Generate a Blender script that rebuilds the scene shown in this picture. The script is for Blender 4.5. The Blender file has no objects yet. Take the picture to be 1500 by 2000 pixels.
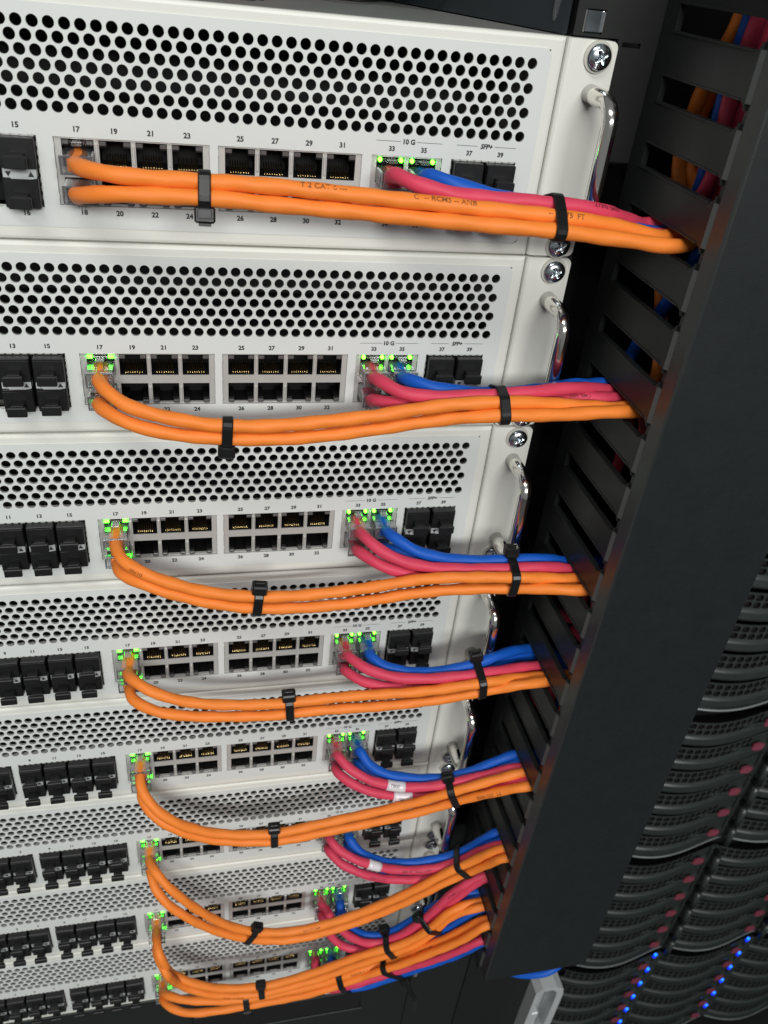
import bpy, bmesh, math, random, json
from mathutils import Vector, Matrix
random.seed(7)
MM = 0.001
sc = bpy.context.scene
col = sc.collection

# ------------------------------------------------------------------ camera, surroundings, lamps, exposure
cd = bpy.data.cameras.new('camera'); cam = bpy.data.objects.new('camera', cd); col.objects.link(cam)
R = Matrix(((0.97406997, 0.03854214, -0.2229399), (-0.20484675, 0.56856969, -0.79672224), (0.0960495, 0.82173172, 0.56172189)))
cam.matrix_world = Matrix.Translation(Vector((0.046068, -0.359901, 0.073420))) @ R.to_4x4()
cd.sensor_fit = 'VERTICAL'; cd.sensor_height = 36.0; cd.sensor_width = 27.0
cd.lens = 1637.246 / 2000 * 36.0
cd.clip_start = 0.01; cd.clip_end = 30
cd.dof.use_dof = True; cd.dof.focus_distance = 0.39; cd.dof.aperture_fstop = 20.0
sc.camera = cam
w = bpy.data.worlds.new('World'); sc.world = w; w.use_nodes = True
w.node_tree.nodes['Background'].inputs[0].default_value = (0.86, 0.90, 0.90, 1)
w.node_tree.nodes['Background'].inputs[1].default_value = 0.20

def lamp(name, loc, target, sx, sy, power, color):
    l = bpy.data.lights.new(name, 'AREA'); l.shape = 'RECTANGLE'; l.size = sx; l.size_y = sy
    l.energy = power; l.color = color
    o = bpy.data.objects.new(name, l); col.objects.link(o); o.location = loc
    o.rotation_euler = (Vector(target) - Vector(loc)).to_track_quat('-Z', 'Y').to_euler()
    return o
lamp('ceiling_light', (-0.55, -1.45, 1.95), (0.02, -0.05, -0.3), 1.5, 0.40, 23, (1.0, 1.0, 0.965))
lamp('ceiling_light', (0.20, -2.8, 1.05), (0.05, 0, -0.6), 1.8, 0.45, 66, (0.98, 1.0, 0.97))
sc.view_settings.view_transform = 'Standard'; sc.view_settings.look = 'None'
sc.view_settings.exposure = 0.0; sc.view_settings.gamma = 1.0
sc.cycles.use_denoising = True
sc.cycles.max_bounces = 8; sc.cycles.transparent_max_bounces = 16
sc.cycles.caustics_reflective = False; sc.cycles.caustics_refractive = False

# ------------------------------------------------------------------ materials
def mat(name, color, rough=0.5, metal=0.0, spec=0.5, noise=0.0, nscale=400, bump=0.0, bscale=2500, coat=0.0, sub=0.0, emit=None, es=0, rvar=0.0):
    m = bpy.data.materials.new(name); m.use_nodes = True
    nt = m.node_tree; b = nt.nodes['Principled BSDF']
    b.inputs['Base Color'].default_value = (*color, 1)
    b.inputs['Roughness'].default_value = rough; b.inputs['Metallic'].default_value = metal
    b.inputs['Specular IOR Level'].default_value = spec
    b.inputs['Coat Weight'].default_value = coat
    if sub: b.inputs['Subsurface Weight'].default_value = sub; b.inputs['Subsurface Radius'].default_value = (0.002, 0.001, 0.0007)
    if emit: b.inputs['Emission Color'].default_value = (*emit, 1); b.inputs['Emission Strength'].default_value = es
    tc = nt.nodes.new('ShaderNodeTexCoord')
    if noise:
        n = nt.nodes.new('ShaderNodeTexNoise'); n.inputs['Scale'].default_value = nscale; n.inputs['Detail'].default_value = 5
        nt.links.new(tc.outputs['Object'], n.inputs['Vector'])
        mx = nt.nodes.new('ShaderNodeMix'); mx.data_type = 'RGBA'
        mx.inputs[6].default_value = (*[c * (1 - noise) for c in color], 1); mx.inputs[7].default_value = (*[min(1, c * (1 + noise)) for c in color], 1)
        nt.links.new(n.outputs['Fac'], mx.inputs[0]); nt.links.new(mx.outputs[2], b.inputs['Base Color'])
    if rvar:
        n = nt.nodes.new('ShaderNodeTexNoise'); n.inputs['Scale'].default_value = 60; n.inputs['Detail'].default_value = 6
        nt.links.new(tc.outputs['Object'], n.inputs['Vector'])
        mr = nt.nodes.new('ShaderNodeMapRange'); mr.inputs[3].default_value = rough - rvar; mr.inputs[4].default_value = rough + rvar
        nt.links.new(n.outputs['Fac'], mr.inputs[0]); nt.links.new(mr.outputs[0], b.inputs['Roughness'])
    if bump:
        n = nt.nodes.new('ShaderNodeTexNoise'); n.inputs['Scale'].default_value = bscale; n.inputs['Detail'].default_value = 2
        nt.links.new(tc.outputs['Object'], n.inputs['Vector'])
        bp = nt.nodes.new('ShaderNodeBump'); bp.inputs['Strength'].default_value = bump; bp.inputs['Distance'].default_value = 0.0003
        nt.links.new(n.outputs['Fac'], bp.inputs['Height']); nt.links.new(bp.outputs[0], b.inputs['Normal'])
    return m

def clear_mat(name, tint, opac=0.12):
    m = bpy.data.materials.new(name); m.use_nodes = True; nt = m.node_tree; nt.nodes.clear()
    out = nt.nodes.new('ShaderNodeOutputMaterial'); tr = nt.nodes.new('ShaderNodeBsdfTransparent'); tr.inputs[0].default_value = (*tint, 1)
    gl = nt.nodes.new('ShaderNodeBsdfGlossy'); gl.inputs['Roughness'].default_value = 0.06
    df = nt.nodes.new('ShaderNodeBsdfTranslucent'); df.inputs[0].default_value = (0.8, 0.8, 0.82, 1)
    df2 = nt.nodes.new('ShaderNodeBsdfDiffuse'); df2.inputs[0].default_value = (0.75, 0.76, 0.8, 1)
    a = nt.nodes.new('ShaderNodeAddShader'); 
    lw = nt.nodes.new('ShaderNodeLayerWeight'); lw.inputs[0].default_value = 0.35
    mr = nt.nodes.new('ShaderNodeMapRange'); mr.inputs[3].default_value = 0.06; mr.inputs[4].default_value = 0.75
    m1 = nt.nodes.new('ShaderNodeMixShader'); m2 = nt.nodes.new('ShaderNodeMixShader'); m3 = nt.nodes.new('ShaderNodeMixShader')
    m3.inputs[0].default_value = 0.5; nt.links.new(df.outputs[0], m3.inputs[1]); nt.links.new(df2.outputs[0], m3.inputs[2])
    m2.inputs[0].default_value = opac
    nt.links.new(tr.outputs[0], m2.inputs[1]); nt.links.new(m3.outputs[0], m2.inputs[2])
    nt.links.new(lw.outputs['Facing'], mr.inputs[0]); nt.links.new(mr.outputs[0], m1.inputs[0])
    nt.links.new(m2.outputs[0], m1.inputs[1]); nt.links.new(gl.outputs[0], m1.inputs[2])
    nt.links.new(m1.outputs[0], out.inputs[0]); nt.nodes.remove(a)
    return m

def cable_mat(name, color):
    m = mat(name, color, 0.50, spec=0.28, noise=0.07, nscale=90, bump=0.10, bscale=1800, rvar=0.06)
    return m

M = dict(
    frame=mat('warm_white_powder_coat', (0.74, 0.735, 0.68), 0.42, noise=0.02, nscale=30, bump=0.12, bscale=1500),
    face=mat('cool_white_face_film', (0.675, 0.69, 0.68), 0.36, noise=0.035, nscale=14, bump=0.05, bscale=2200, rvar=0.09),
    rim=mat('punched_sheet_edge', (0.42, 0.42, 0.42), 0.4, 0.2, noise=0.1),
    lid=mat('grey_lid_steel', (0.30, 0.30, 0.295), 0.45, 0.35, noise=0.08, nscale=60),
    dark=mat('dark_interior', (0.003, 0.003, 0.003), 0.7),
    print=mat('black_print', (0.02, 0.02, 0.025), 0.5),
    shield=mat('nickel_jack_shield', (0.60, 0.595, 0.575), 0.38, 0.4, noise=0.08, nscale=200, rvar=0.08),
    housing=mat('black_jack_housing', (0.0055, 0.0055, 0.006), 0.55, spec=0.25),
    lens=mat('unlit_light_lens', (0.10, 0.095, 0.095), 0.25, spec=0.6),
    led=mat('lit_green_light', (0.2, 0.9, 0.1), 0.3, emit=(0.06, 1.0, 0.02), es=9.0),
    led2=mat('lit_yellow_green_light', (0.4, 0.9, 0.1), 0.3, emit=(0.08, 1.0, 0.02), es=12.0),
    led3=mat('dim_green_light', (0.1, 0.6, 0.1), 0.3, emit=(0.05, 0.75, 0.04), es=2.4),
    gold=mat('gold_contact', (0.85, 0.62, 0.28), 0.25, 1.0),
    plug=mat('black_dust_cap_plastic', (0.0105, 0.0105, 0.011), 0.40, spec=0.35, noise=0.15, bump=0.08),
    chrome=mat('chrome', (0.80, 0.78, 0.74), 0.14, 1.0, rvar=0.03),
    zinc=mat('zinc_plated_steel', (0.56, 0.62, 0.67), 0.20, 1.0, noise=0.12, nscale=300, rvar=0.08),
    washer=mat('pale_plastic_washer', (0.55, 0.53, 0.48), 0.45),
    orange=cable_mat('orange_cable_jacket', (0.85, 0.225, 0.033)),
    red=cable_mat('pink_red_cable_jacket', (0.63, 0.052, 0.105)),
    blue=cable_mat('blue_cable_jacket', (0.006, 0.09, 0.48)),
    tie=mat('black_nylon', (0.008, 0.008, 0.0085), 0.30, spec=0.35, noise=0.1, bump=0.05),
    smoke=clear_mat('smoky_plug_rim', (0.30, 0.31, 0.34), 0.25),
    clear=clear_mat('clear_polycarbonate', (0.95, 0.96, 0.97), 0.13),
    wires=mat('bundled_wire_ends', (0.30, 0.34, 0.40), 0.5, noise=0.5, nscale=900),
    label=mat('white_cable_label', (0.72, 0.66, 0.70), 0.22, coat=0.4),
    cprint=mat('faded_cable_print', (0.20, 0.06, 0.012), 0.6),
    cprint2=mat('faded_red_cable_print', (0.16, 0.01, 0.02), 0.6),
    duct=mat('black_duct_plastic', (0.0165, 0.0182, 0.0180), 0.36, spec=0.22, noise=0.2, nscale=150, bump=0.12, bscale=3000, rvar=0.07),
    rail=mat('lit_duct_rail', (0.065, 0.07, 0.07), 0.38, noise=0.1, bump=0.1),  # paler than the duct: light caught on the angled front edge is painted
    side=mat('lit_cover_edge', (0.030, 0.031, 0.032), 0.33, noise=0.12, bump=0.1, bscale=3000),  # lighter than the cover front: the light on its left side is painted in
    cover=mat('black_textured_cover', (0.0070, 0.0094, 0.0098), 0.52, noise=0.30, nscale=260, bump=0.40, bscale=2000, rvar=0.07),
    post=mat('black_rack_paint', (0.010, 0.011, 0.0105), 0.48, spec=0.3, noise=0.18, nscale=300, bump=0.12, bscale=2500),
    blank=mat('black_blank_panel_paint', (0.0115, 0.0135, 0.0135), 0.5, spec=0.35, noise=0.15, nscale=400, bump=0.15),
    inner=mat('blue_grey_sheet', (0.035, 0.042, 0.048), 0.35, 0.3, noise=0.15, nscale=40),
    server=mat('dark_bezel_plastic', (0.034, 0.041, 0.039), 0.30, noise=0.2, nscale=60, rvar=0.08),
    gloss=mat('glossy_bezel_band', (0.022, 0.028, 0.027), 0.42, spec=0.5, noise=0.3, nscale=45, rvar=0.08),
    lip=mat('highlit_bezel_lip', (0.42, 0.46, 0.46), 0.3, 0.6, noise=0.3, nscale=60),  # silver lip, its pale colour also paints the highlight along it
    tab=mat('dark_red_release_tab', (0.23, 0.045, 0.075), 0.5, noise=0.12),
    bled=mat('lit_blue_light', (0.05, 0.2, 1), 0.3, emit=(0.004, 0.14, 1.0), es=3.5),
    bled2=mat('dim_blue_light', (0.02, 0.05, 1), 0.3, emit=(0.0, 0.02, 1.0), es=0.9),
    alu=mat('brushed_aluminium', (0.58, 0.60, 0.61), 0.40, 0.35, noise=0.08, nscale=120),
    green=mat('green_wire', (0.01, 0.14, 0.07), 0.4),
)

# ------------------------------------------------------------------ helpers (all lengths in millimetres)
class MB:
    def __init__(s): s.v = []; s.f = []; s.m = []; s.sm = []
    def add(s, vs, fs, mi=0, smooth=False):
        o = len(s.v); s.v += [tuple(p) for p in vs]; s.f += [tuple(i + o for i in f) for f in fs]
        s.m += [mi] * len(fs); s.sm += [smooth] * len(fs)
    def quad(s, a, b, c, d, mi=0): s.add([a, b, c, d], [(0, 1, 2, 3)], mi)
    def box(s, x0, x1, y0, y1, z0, z1, b=0.0, mi=0):
        if x0 > x1: x0, x1 = x1, x0
        if y0 > y1: y0, y1 = y1, y0
        if z0 > z1: z0, z1 = z1, z0
        if b <= 0:
            vs = [(x, y, z) for x in (x0, x1) for y in (y0, y1) for z in (z0, z1)]
            s.add(vs, [(0, 1, 3, 2), (4, 6, 7, 5), (0, 4, 5, 1), (2, 3, 7, 6), (0, 2, 6, 4), (1, 5, 7, 3)], mi); return
        vs = []; idx = {}
        X = (x0, x1); Y = (y0, y1); Z = (z0, z1)
        for i in (0, 1):
            for j in (0, 1):
                for k in (0, 1):
                    sx, sy, sz = (1, -1)[i] * b, (1, -1)[j] * b, (1, -1)[k] * b
                    for t, p in enumerate(((X[i], Y[j] + sy, Z[k] + sz), (X[i] + sx, Y[j], Z[k] + sz), (X[i] + sx, Y[j] + sy, Z[k]))):
                        idx[(i, j, k, t)] = len(vs); vs.append(p)
        fs = []
        for i in (0, 1): fs.append([idx[(i, j, k, 0)] for j, k in ((0, 0), (1, 0), (1, 1), (0, 1))])
        for j in (0, 1): fs.append([idx[(i, j, k, 1)] for i, k in ((0, 0), (1, 0), (1, 1), (0, 1))])
        for k in (0, 1): fs.append([idx[(i, j, k, 2)] for i, j in ((0, 0), (1, 0), (1, 1), (0, 1))])
        for i in (0, 1):
            for j in (0, 1): fs.append([idx[(i, j, 0, 0)], idx[(i, j, 1, 0)], idx[(i, j, 1, 1)], idx[(i, j, 0, 1)]])
            for k in (0, 1): fs.append([idx[(i, 0, k, 0)], idx[(i, 1, k, 0)], idx[(i, 1, k, 2)], idx[(i, 0, k, 2)]])
        for j in (0, 1):
            for k in (0, 1): fs.append([idx[(0, j, k, 1)], idx[(1, j, k, 1)], idx[(1, j, k, 2)], idx[(0, j, k, 2)]])
        for i in (0, 1):
            for j in (0, 1):
                for k in (0, 1): fs.append([idx[(i, j, k, t)] for t in (0, 1, 2)])
        s.add(vs, fs, mi)
    def prism(s, pts, y0, y1, mi=0, axis='y'):     # closed outline (a, b) extruded along an axis
        n = len(pts)
        f3 = {'y': lambda p, h: (p[0], h, p[1]), 'z': lambda p, h: (p[0], p[1], h), 'x': lambda p, h: (h, p[0], p[1])}[axis]
        vs = [f3(p, y0) for p in pts] + [f3(p, y1) for p in pts]
        s.add(vs, [tuple(range(n)), tuple(range(2 * n - 1, n - 1, -1))] + [(i, (i + 1) % n, n + (i + 1) % n, n + i) for i in range(n)], mi)
    def tube(s, path, r, n=12, mi=0, cap=True, rf=None):
        P = [Vector(p) for p in path]; N = len(P)
        T = [(P[min(i + 1, N - 1)] - P[max(i - 1, 0)]).normalized() for i in range(N)]
        up = Vector((0, 0, 1)) if abs(T[0].z) < .9 else Vector((1, 0, 0))
        u = (up - T[0] * up.dot(T[0])).normalized(); vs = []; L = 0
        for i in range(N):
            if i: u = (u - T[i] * u.dot(T[i])).normalized(); L += (P[i] - P[i - 1]).length
            v = T[i].cross(u)
            for k in range(n):
                a = 2 * math.pi * k / n; rr = rf(L, a, i) if rf else (r[i] if isinstance(r, list) else r)
                vs.append(P[i] + u * (rr * math.cos(a)) + v * (rr * math.sin(a)))
        fs = [(i * n + k, i * n + (k + 1) % n, (i + 1) * n + (k + 1) % n, (i + 1) * n + k) for i in range(N - 1) for k in range(n)]
        if cap: fs += [tuple(range(n - 1, -1, -1)), tuple((N - 1) * n + k for k in range(n))]
        s.add(vs, fs, mi, True)
    def mesh(s, name, mats, recalc=True):
        me = bpy.data.meshes.new(name)
        me.from_pydata([(x * MM, y * MM, z * MM) for x, y, z in s.v], [], s.f)
        for m in mats: me.materials.append(m)
        me.polygons.foreach_set('material_index', s.m); me.polygons.foreach_set('use_smooth', s.sm)
        if recalc and len(s.f) < 20000:
            bm = bmesh.new(); bm.from_mesh(me); bmesh.ops.recalc_face_normals(bm, faces=bm.faces[:]); bm.to_mesh(me); bm.free()
        me.update(); return me

def place(name, me, parent=None, loc=(0, 0, 0), rot=(0, 0, 0)):
    o = bpy.data.objects.new(name, me); col.objects.link(o); o.location = [c * MM for c in loc]; o.rotation_euler = rot
    if parent: o.parent = parent
    return o
def tag(o, label=None, cat=None, group=None, kind=None):
    for k, v in (('label', label), ('category', cat), ('group', group), ('kind', kind)):
        if v: o[k] = v
    return o
def thing(name, loc, label, cat, group=None):
    o = bpy.data.objects.new(name, None); col.objects.link(o); o.location = [c * MM for c in loc]; o.empty_display_size = 0.01
    return tag(o, label, cat, group)
def copy_tree(o, parent=None):
    c = o.copy(); col.objects.link(c); c.parent = parent
    for ch in o.children: copy_tree(ch, c)
    return c
def text_geo(txt, size, shear=0.0, bold=0.0, ax='CENTER'):
    cu = bpy.data.curves.new('t', 'FONT'); cu.body = txt; cu.size = size; cu.align_x = ax; cu.align_y = 'CENTER'; cu.shear = shear; cu.offset = bold; cu.resolution_u = 3
    ob = bpy.data.objects.new('t', cu); col.objects.link(ob)
    dg = bpy.context.evaluated_depsgraph_get(); me = bpy.data.meshes.new_from_object(ob.evaluated_get(dg))
    vs = [tuple(v.co) for v in me.vertices]; fs = [tuple(p.vertices) for p in me.polygons]
    bpy.data.objects.remove(ob); bpy.data.curves.remove(cu); bpy.data.meshes.remove(me)
    return vs, fs
ORD = ['topmost', 'second', 'third', 'fourth', 'fifth', 'sixth', 'seventh', 'lowest']
def which(d): return ('topmost switch', 'second switch from the top', 'third switch from the top', 'fourth switch from the top', 'fifth switch from the top', 'third switch from the bottom', 'second switch from the bottom', 'lowest switch')[d]
U2 = 88.9
JIT = [(0, 0, 0), (0.5, 0, 0.25), (0, 0, 0), (-0.7, 0, -0.3), (0.1, 0, 0.1), (0.5, 0, 0), (0, 0, 0), (0.1, 0, -.2)]

# ------------------------------------------------------------------ the switch: one prototype, copied seven times
CUT = [(-121.5, -65.6, -26.5, 0.1), (-61.8, -5.9, -26.5, 0.1), (0, 58.3, -25.35, 0), (61.6, 119.8, -25.35, 0), (123.8, 154.1, -25.35, 0), (158, 186.7, -26.5, 0.1)]
def rounded(x0, x1, z0, z1, r, n=5):
    p = []
    for cx, cz, a0 in ((x1 - r, z1 - r, 0), (x0 + r, z1 - r, 90), (x0 + r, z0 + r, 180), (x1 - r, z0 + r, 270)):
        for i in range(n + 1): a = math.radians(a0 + 90 * i / n); p.append((cx + r * math.cos(a), cz + r * math.sin(a)))
    return p
def front_panel_mesh():
    m = MB(); Y = -0.35; XL, XR = -234.0, 194.3
    def rect(x0, x1, z0, z1):
        if x1 - x0 > 1e-6 and z1 - z0 > 1e-6: m.quad((x0, Y, z0), (x1, Y, z0), (x1, Y, z1), (x0, Y, z1))
    def cap(zflat, zout):                # band with two rounded outer corners
        r = min(3.2, abs(zout - zflat)); s = 1 if zout > zflat else -1
        pts = [(XL, zflat)]
        for i in range(7): a = math.radians(90 * i / 6); pts.append((XL + r - r * math.cos(a), zout - s * r + s * r * math.sin(a)))
        for i in range(7): a = math.radians(90 - 90 * i / 6); pts.append((XR - r + r * math.cos(a), zout - s * r + s * r * math.sin(a)))
        pts.append((XR, zflat)); m.add([(x, Y, z) for x, z in pts], [tuple(range(len(pts)))])
        n = len(pts); m.add([(x, Y, z) for x, z in pts[1:-1]] + [(x, 0.0, z) for x, z in pts[1:-1]], [(i, i + 1, n - 2 + i + 1, n - 2 + i) for i in range(n - 3)])
    cap(-26.5, -34.0); cap(40.2, 43.8)
    rect(XL, XR, 0.1, 8.1)
    xs = XL
    for x0, x1, z0, z1 in CUT:
        rect(xs, x0, -26.5, 0.1); rect(x0, x1, -26.5, z0); rect(x0, x1, z1, 0.1); xs = x1
        for a, b in (((x0, z0), (x1, z0)), ((x1, z0), (x1, z1)), ((x1, z1), (x0, z1)), ((x0, z1), (x0, z0))):
            m.quad((a[0], Y, a[1]), (b[0], Y, b[1]), (b[0], 1.2, b[1]), (a[0], 1.2, a[1]), 1)
    rect(xs, XR, -26.5, 0.1)
    rect(189.4, XR, 8.1, 40.2); rect(XL, -229.0, 8.1, 40.2)
    for x in (XL, XR): m.quad((x, Y, -31), (x, 0, -31), (x, 0, 41), (x, Y, 41))
    return m.mesh('front_panel', [M['face'], M['rim']], False)
def grille_mesh():
    m = MB(); Y = -0.35; ph = 32.1 / 7; n = 20; r = 2.08
    dirs = [2 * math.pi * (k + .5) / n for k in range(n)]
    for row in range(7):
        cz = 8.1 + ph * (row + .5); xr = 189.4
        off = 2.8 if row % 2 == 0 else 5.55
        cx = xr - off; first = cx + 2.7
        if xr - first > 1e-6: m.quad((first, Y, cz - ph / 2), (xr, Y, cz - ph / 2), (xr, Y, cz + ph / 2), (first, Y, cz + ph / 2))
        while cx - 2.7 > -229.0:
            ci = [(cx + r * math.cos(a), cz + r * math.sin(a)) for a in dirs]; bo = []
            for a in dirs:
                c, s = math.cos(a), math.sin(a); t = min(2.7 / max(abs(c), 1e-9), ph / 2 / max(abs(s), 1e-9)); bo.append([cx + t * c, cz + t * s])
            corners = [(cx + 2.7, cz + ph / 2), (cx - 2.7, cz + ph / 2), (cx - 2.7, cz - ph / 2), (cx + 2.7, cz - ph / 2)]
            for c0 in corners:
                k = min(range(n), key=lambda k: (bo[k][0] - c0[0]) ** 2 + (bo[k][1] - c0[1]) ** 2); bo[k] = list(c0)
            vs = [(x, Y, z) for x, z in ci] + [(x, Y, z) for x, z in bo] + [(x, 0.9, z) for x, z in ci]
            m.add(vs, [(k, (k + 1) % n, n + (k + 1) % n, n + k) for k in range(n)], 0)
            m.add(vs, [(k, (k + 1) % n, 2 * n + (k + 1) % n, 2 * n + k) for k in range(n)], 1)
            cx -= 5.4
        lo = cx + 2.7
        if lo > -229.0: m.quad((-229.0, Y, cz - ph / 2), (lo, Y, cz - ph / 2), (lo, Y, cz + ph / 2), (-229.0, Y, cz + ph / 2))
    return m.mesh('vent_grille', [M['face'], M['rim']], False)
def chassis_mesh():
    m = MB(); x0, x1, z0, z1 = -240.0, 199.7, -39.6, 48.4
    # front frame with rounded outer edge, swept along the rectangle
    prof = [(11.0, 0.0), (1.6, 0.0), (0.7, 0.25), (0.2, 0.8), (0.0, 1.6), (0.0, 4.0)]      # (inset, depth)
    rings = []
    for ins, y in prof:
        i2 = ins if ins < 5 else 5.0
        a, b, c, d = x0 + (6.5 if ins > 5 else ins), x1 - (6.0 if ins > 5 else ins), z0 + (5.9 if ins > 5 else ins), z1 - (5.0 if ins > 5 else ins)
        rings.append([(a, y, c), (b, y, c), (b, y, d), (a, y, d)])
    # a shallow pressed line on the frame
    for r0, r1 in zip(rings, rings[1:]):
        for k in range(4): m.quad(r0[k], r0[(k + 1) % 4], r1[(k + 1) % 4], r1[k])
    m.quad((x1, 4, z0), (x1, 430, z0), (x1, 430, z1), (x1, 4, z1)); m.quad((x0, 4, z0), (x0, 430, z0), (x0, 430, z1), (x0, 4, z1))
    m.quad((x0, 4, z0), (x1, 4, z0), (x1, 430, z0), (x0, 430, z0)); m.quad((x0, 430, z0), (x1, 430, z0), (x1, 430, z1), (x0, 430, z1), 1)
    m.quad((x0, 4, z1), (x1, 4, z1), (x1, 430, z1), (x0, 430, z1), 2)
    # dark sheet painting the unlit interior behind the grille, and a ledge under it
    m.quad((x0 + 3, 60, z0 + 3), (x1 - 3, 60, z0 + 3), (x1 - 3, 60, z1 - 2), (x0 + 3, 60, z1 - 2), 1)
    m.box(x0 + 6, x1 - 8, 1.1, 3.0, 6.3, 7.4, mi=0)
    m.box(x0 + 6, x1 - 8, 3.1, 60.0, 5.9, 7.0, mi=1)
    return m.mesh('chassis', [M['frame'], M['dark'], M['lid']], False)
def ear_mesh():
    m = MB(); prof = [(200.5, 6), (200.5, 2.4), (200.9, 1.2), (201.7, 0.4), (202.8, 0.05), (204, 0), (219.6, 0)]
    z0, z1 = -39.4, 48.2
    for a, b in zip(prof, prof[1:]):
        m.add([(a[0], a[1], z0), (b[0], b[1], z0), (b[0], b[1], z1), (a[0], a[1], z1)], [(0, 1, 2, 3)], 0, True)
        m.quad((a[0], a[1], z1), (b[0], b[1], z1), (b[0], 6, z1), (a[0], 6, z1)); m.quad((a[0], a[1], z0), (b[0], b[1], z0), (b[0], 6, z0), (a[0], 6, z0))
    r = 2.8; pts = [(219.6, z0), (219.6, z1)]
    for i in range(7): a = math.radians(90 - 15 * i); pts.append((222.4 - r + r * math.cos(a), z1 - r + r * math.sin(a)))
    for i in range(7): a = math.radians(-15 * i); pts.append((222.4 - r + r * math.cos(a), z0 + r + r * math.sin(a)))
    m.prism(pts, 0, 2.6)
    return m.mesh('rack_ear', [M['frame']])
def screw_mesh():
    m = MB(); N = 36; R0 = 4.9; vs = []; ok = {}
    def h(x, y):
        rr = math.hypot(x, y); d = 2.9 * math.sqrt(max(0, 1 - (rr / 5.35) ** 2)) + 0.5
        for a, b in ((x, y), (y, x)):
            if abs(b) < 0.62 and abs(a) < 2.7: d -= 1.5 * (1 - abs(a) / 3.2)
        return d
    for j in range(25):
        rr = R0 * j / 24
        for k in range(48):
            a = 2 * math.pi * k / 48 + .35; x, z = rr * math.cos(a - .35), rr * math.sin(a - .35)
            c, s = math.cos(.5), math.sin(.5); d = h(x, z); vs.append((x * c - z * s, -d - 1.0, x * s + z * c))
    fs = [(j * 48 + k, j * 48 + (k + 1) % 48, (j + 1) * 48 + (k + 1) % 48, (j + 1) * 48 + k) for j in range(24) for k in range(48)]
    m.add(vs, fs, 0, True)
    ring = [(R0 * math.cos(2 * math.pi * k / 48), R0 * math.sin(2 * math.pi * k / 48)) for k in range(48)]
    m.prism([(x * 1.01, z * 1.01) for x, z in ring], -1.8, -1.0)
    m.prism([(x * 1.24, z * 1.24) for x, z in ring], -1.0, 0.0, 1)
    return m.mesh('screw', [M['zinc'], M['washer']])
def handle_mesh():
    m = MB(); p = [(0, 0, 26), (0, -8, 26), (0, -15, 26)]
    for i in range(1, 8): a = math.radians(90 * i / 8); p.append((0, -15 - 9 * math.sin(a), 26 - 9 * (1 - math.cos(a))))
    p += [(0, -24, 17 - 34 * i / 6) for i in range(7)]
    for i in range(1, 8): a = math.radians(90 * i / 8); p.append((0, -24 + 9 * (1 - math.cos(a)), -17 - 9 * math.sin(a)))
    p += [(0, -15, -26), (0, -8, -26), (0, 0, -26)]
    rr = [3.9, 3.7, 3.5] + [3.3] * 7 + [3.2] * 7 + [3.3] * 7 + [3.5, 3.7, 3.9]
    m.tube(p, rr, 20)
    return m.mesh('handle', [M['chrome']])

def print_mesh():
    m = MB(); Y = -0.42
    def put(t, x, z, size, **k):
        vs, fs = text_geo(t, size, **k); m.add([(a + x, Y, b + z) for a, b, c in vs], fs)
    def bar(x0, x1, z): m.quad((x0, Y, z - .09), (x1, Y, z - .09), (x1, Y, z + .09), (x0, Y, z + .09))
    for i in range(4):
        for j, (x0, n0) in enumerate(((-121.5, 1), (-61.8, 9))):
            put(str(n0 + 2 * i), x0 + 7.0 + 13.97 * i, 3.3, 2.75, bold=.11); put(str(n0 + 1 + 2 * i), x0 + 7.0 + 13.97 * i, -28.9, 2.75, bold=.11)
        for x0, n0 in ((0, 17), (61.6, 25)):
            put(str(n0 + 2 * i), x0 + 8.7 + 13.7 * i, 2.9, 2.75, bold=.11); put(str(n0 + 1 + 2 * i), x0 + 8.7 + 13.7 * i, -27.9, 2.75, bold=.11)
    for i in range(2):
        put(str(33 + 2 * i), 132.0 + 13.7 * i, 2.7, 2.6, bold=.11); put(str(34 + 2 * i), 132.0 + 13.7 * i, -27.9, 2.6, bold=.11)
        put(str(37 + 2 * i), 165.4 + 13.9 * i, 2.7, 2.6, bold=.11); put(str(38 + 2 * i), 165.4 + 13.9 * i, -29.0, 2.6, bold=.11)
    put('10 G', 138.9, 5.6, 2.7, bold=.12); put('SFP+', 172.6, 5.6, 2.6, bold=.11, shear=.22)
    bar(125.2, 135.6, 5.7); bar(142.2, 153.2, 5.7); bar(159.6, 168.6, 5.7); bar(176.2, 185.8, 5.7)
    return m.mesh('printed_numbers', [M['print']], False)

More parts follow.
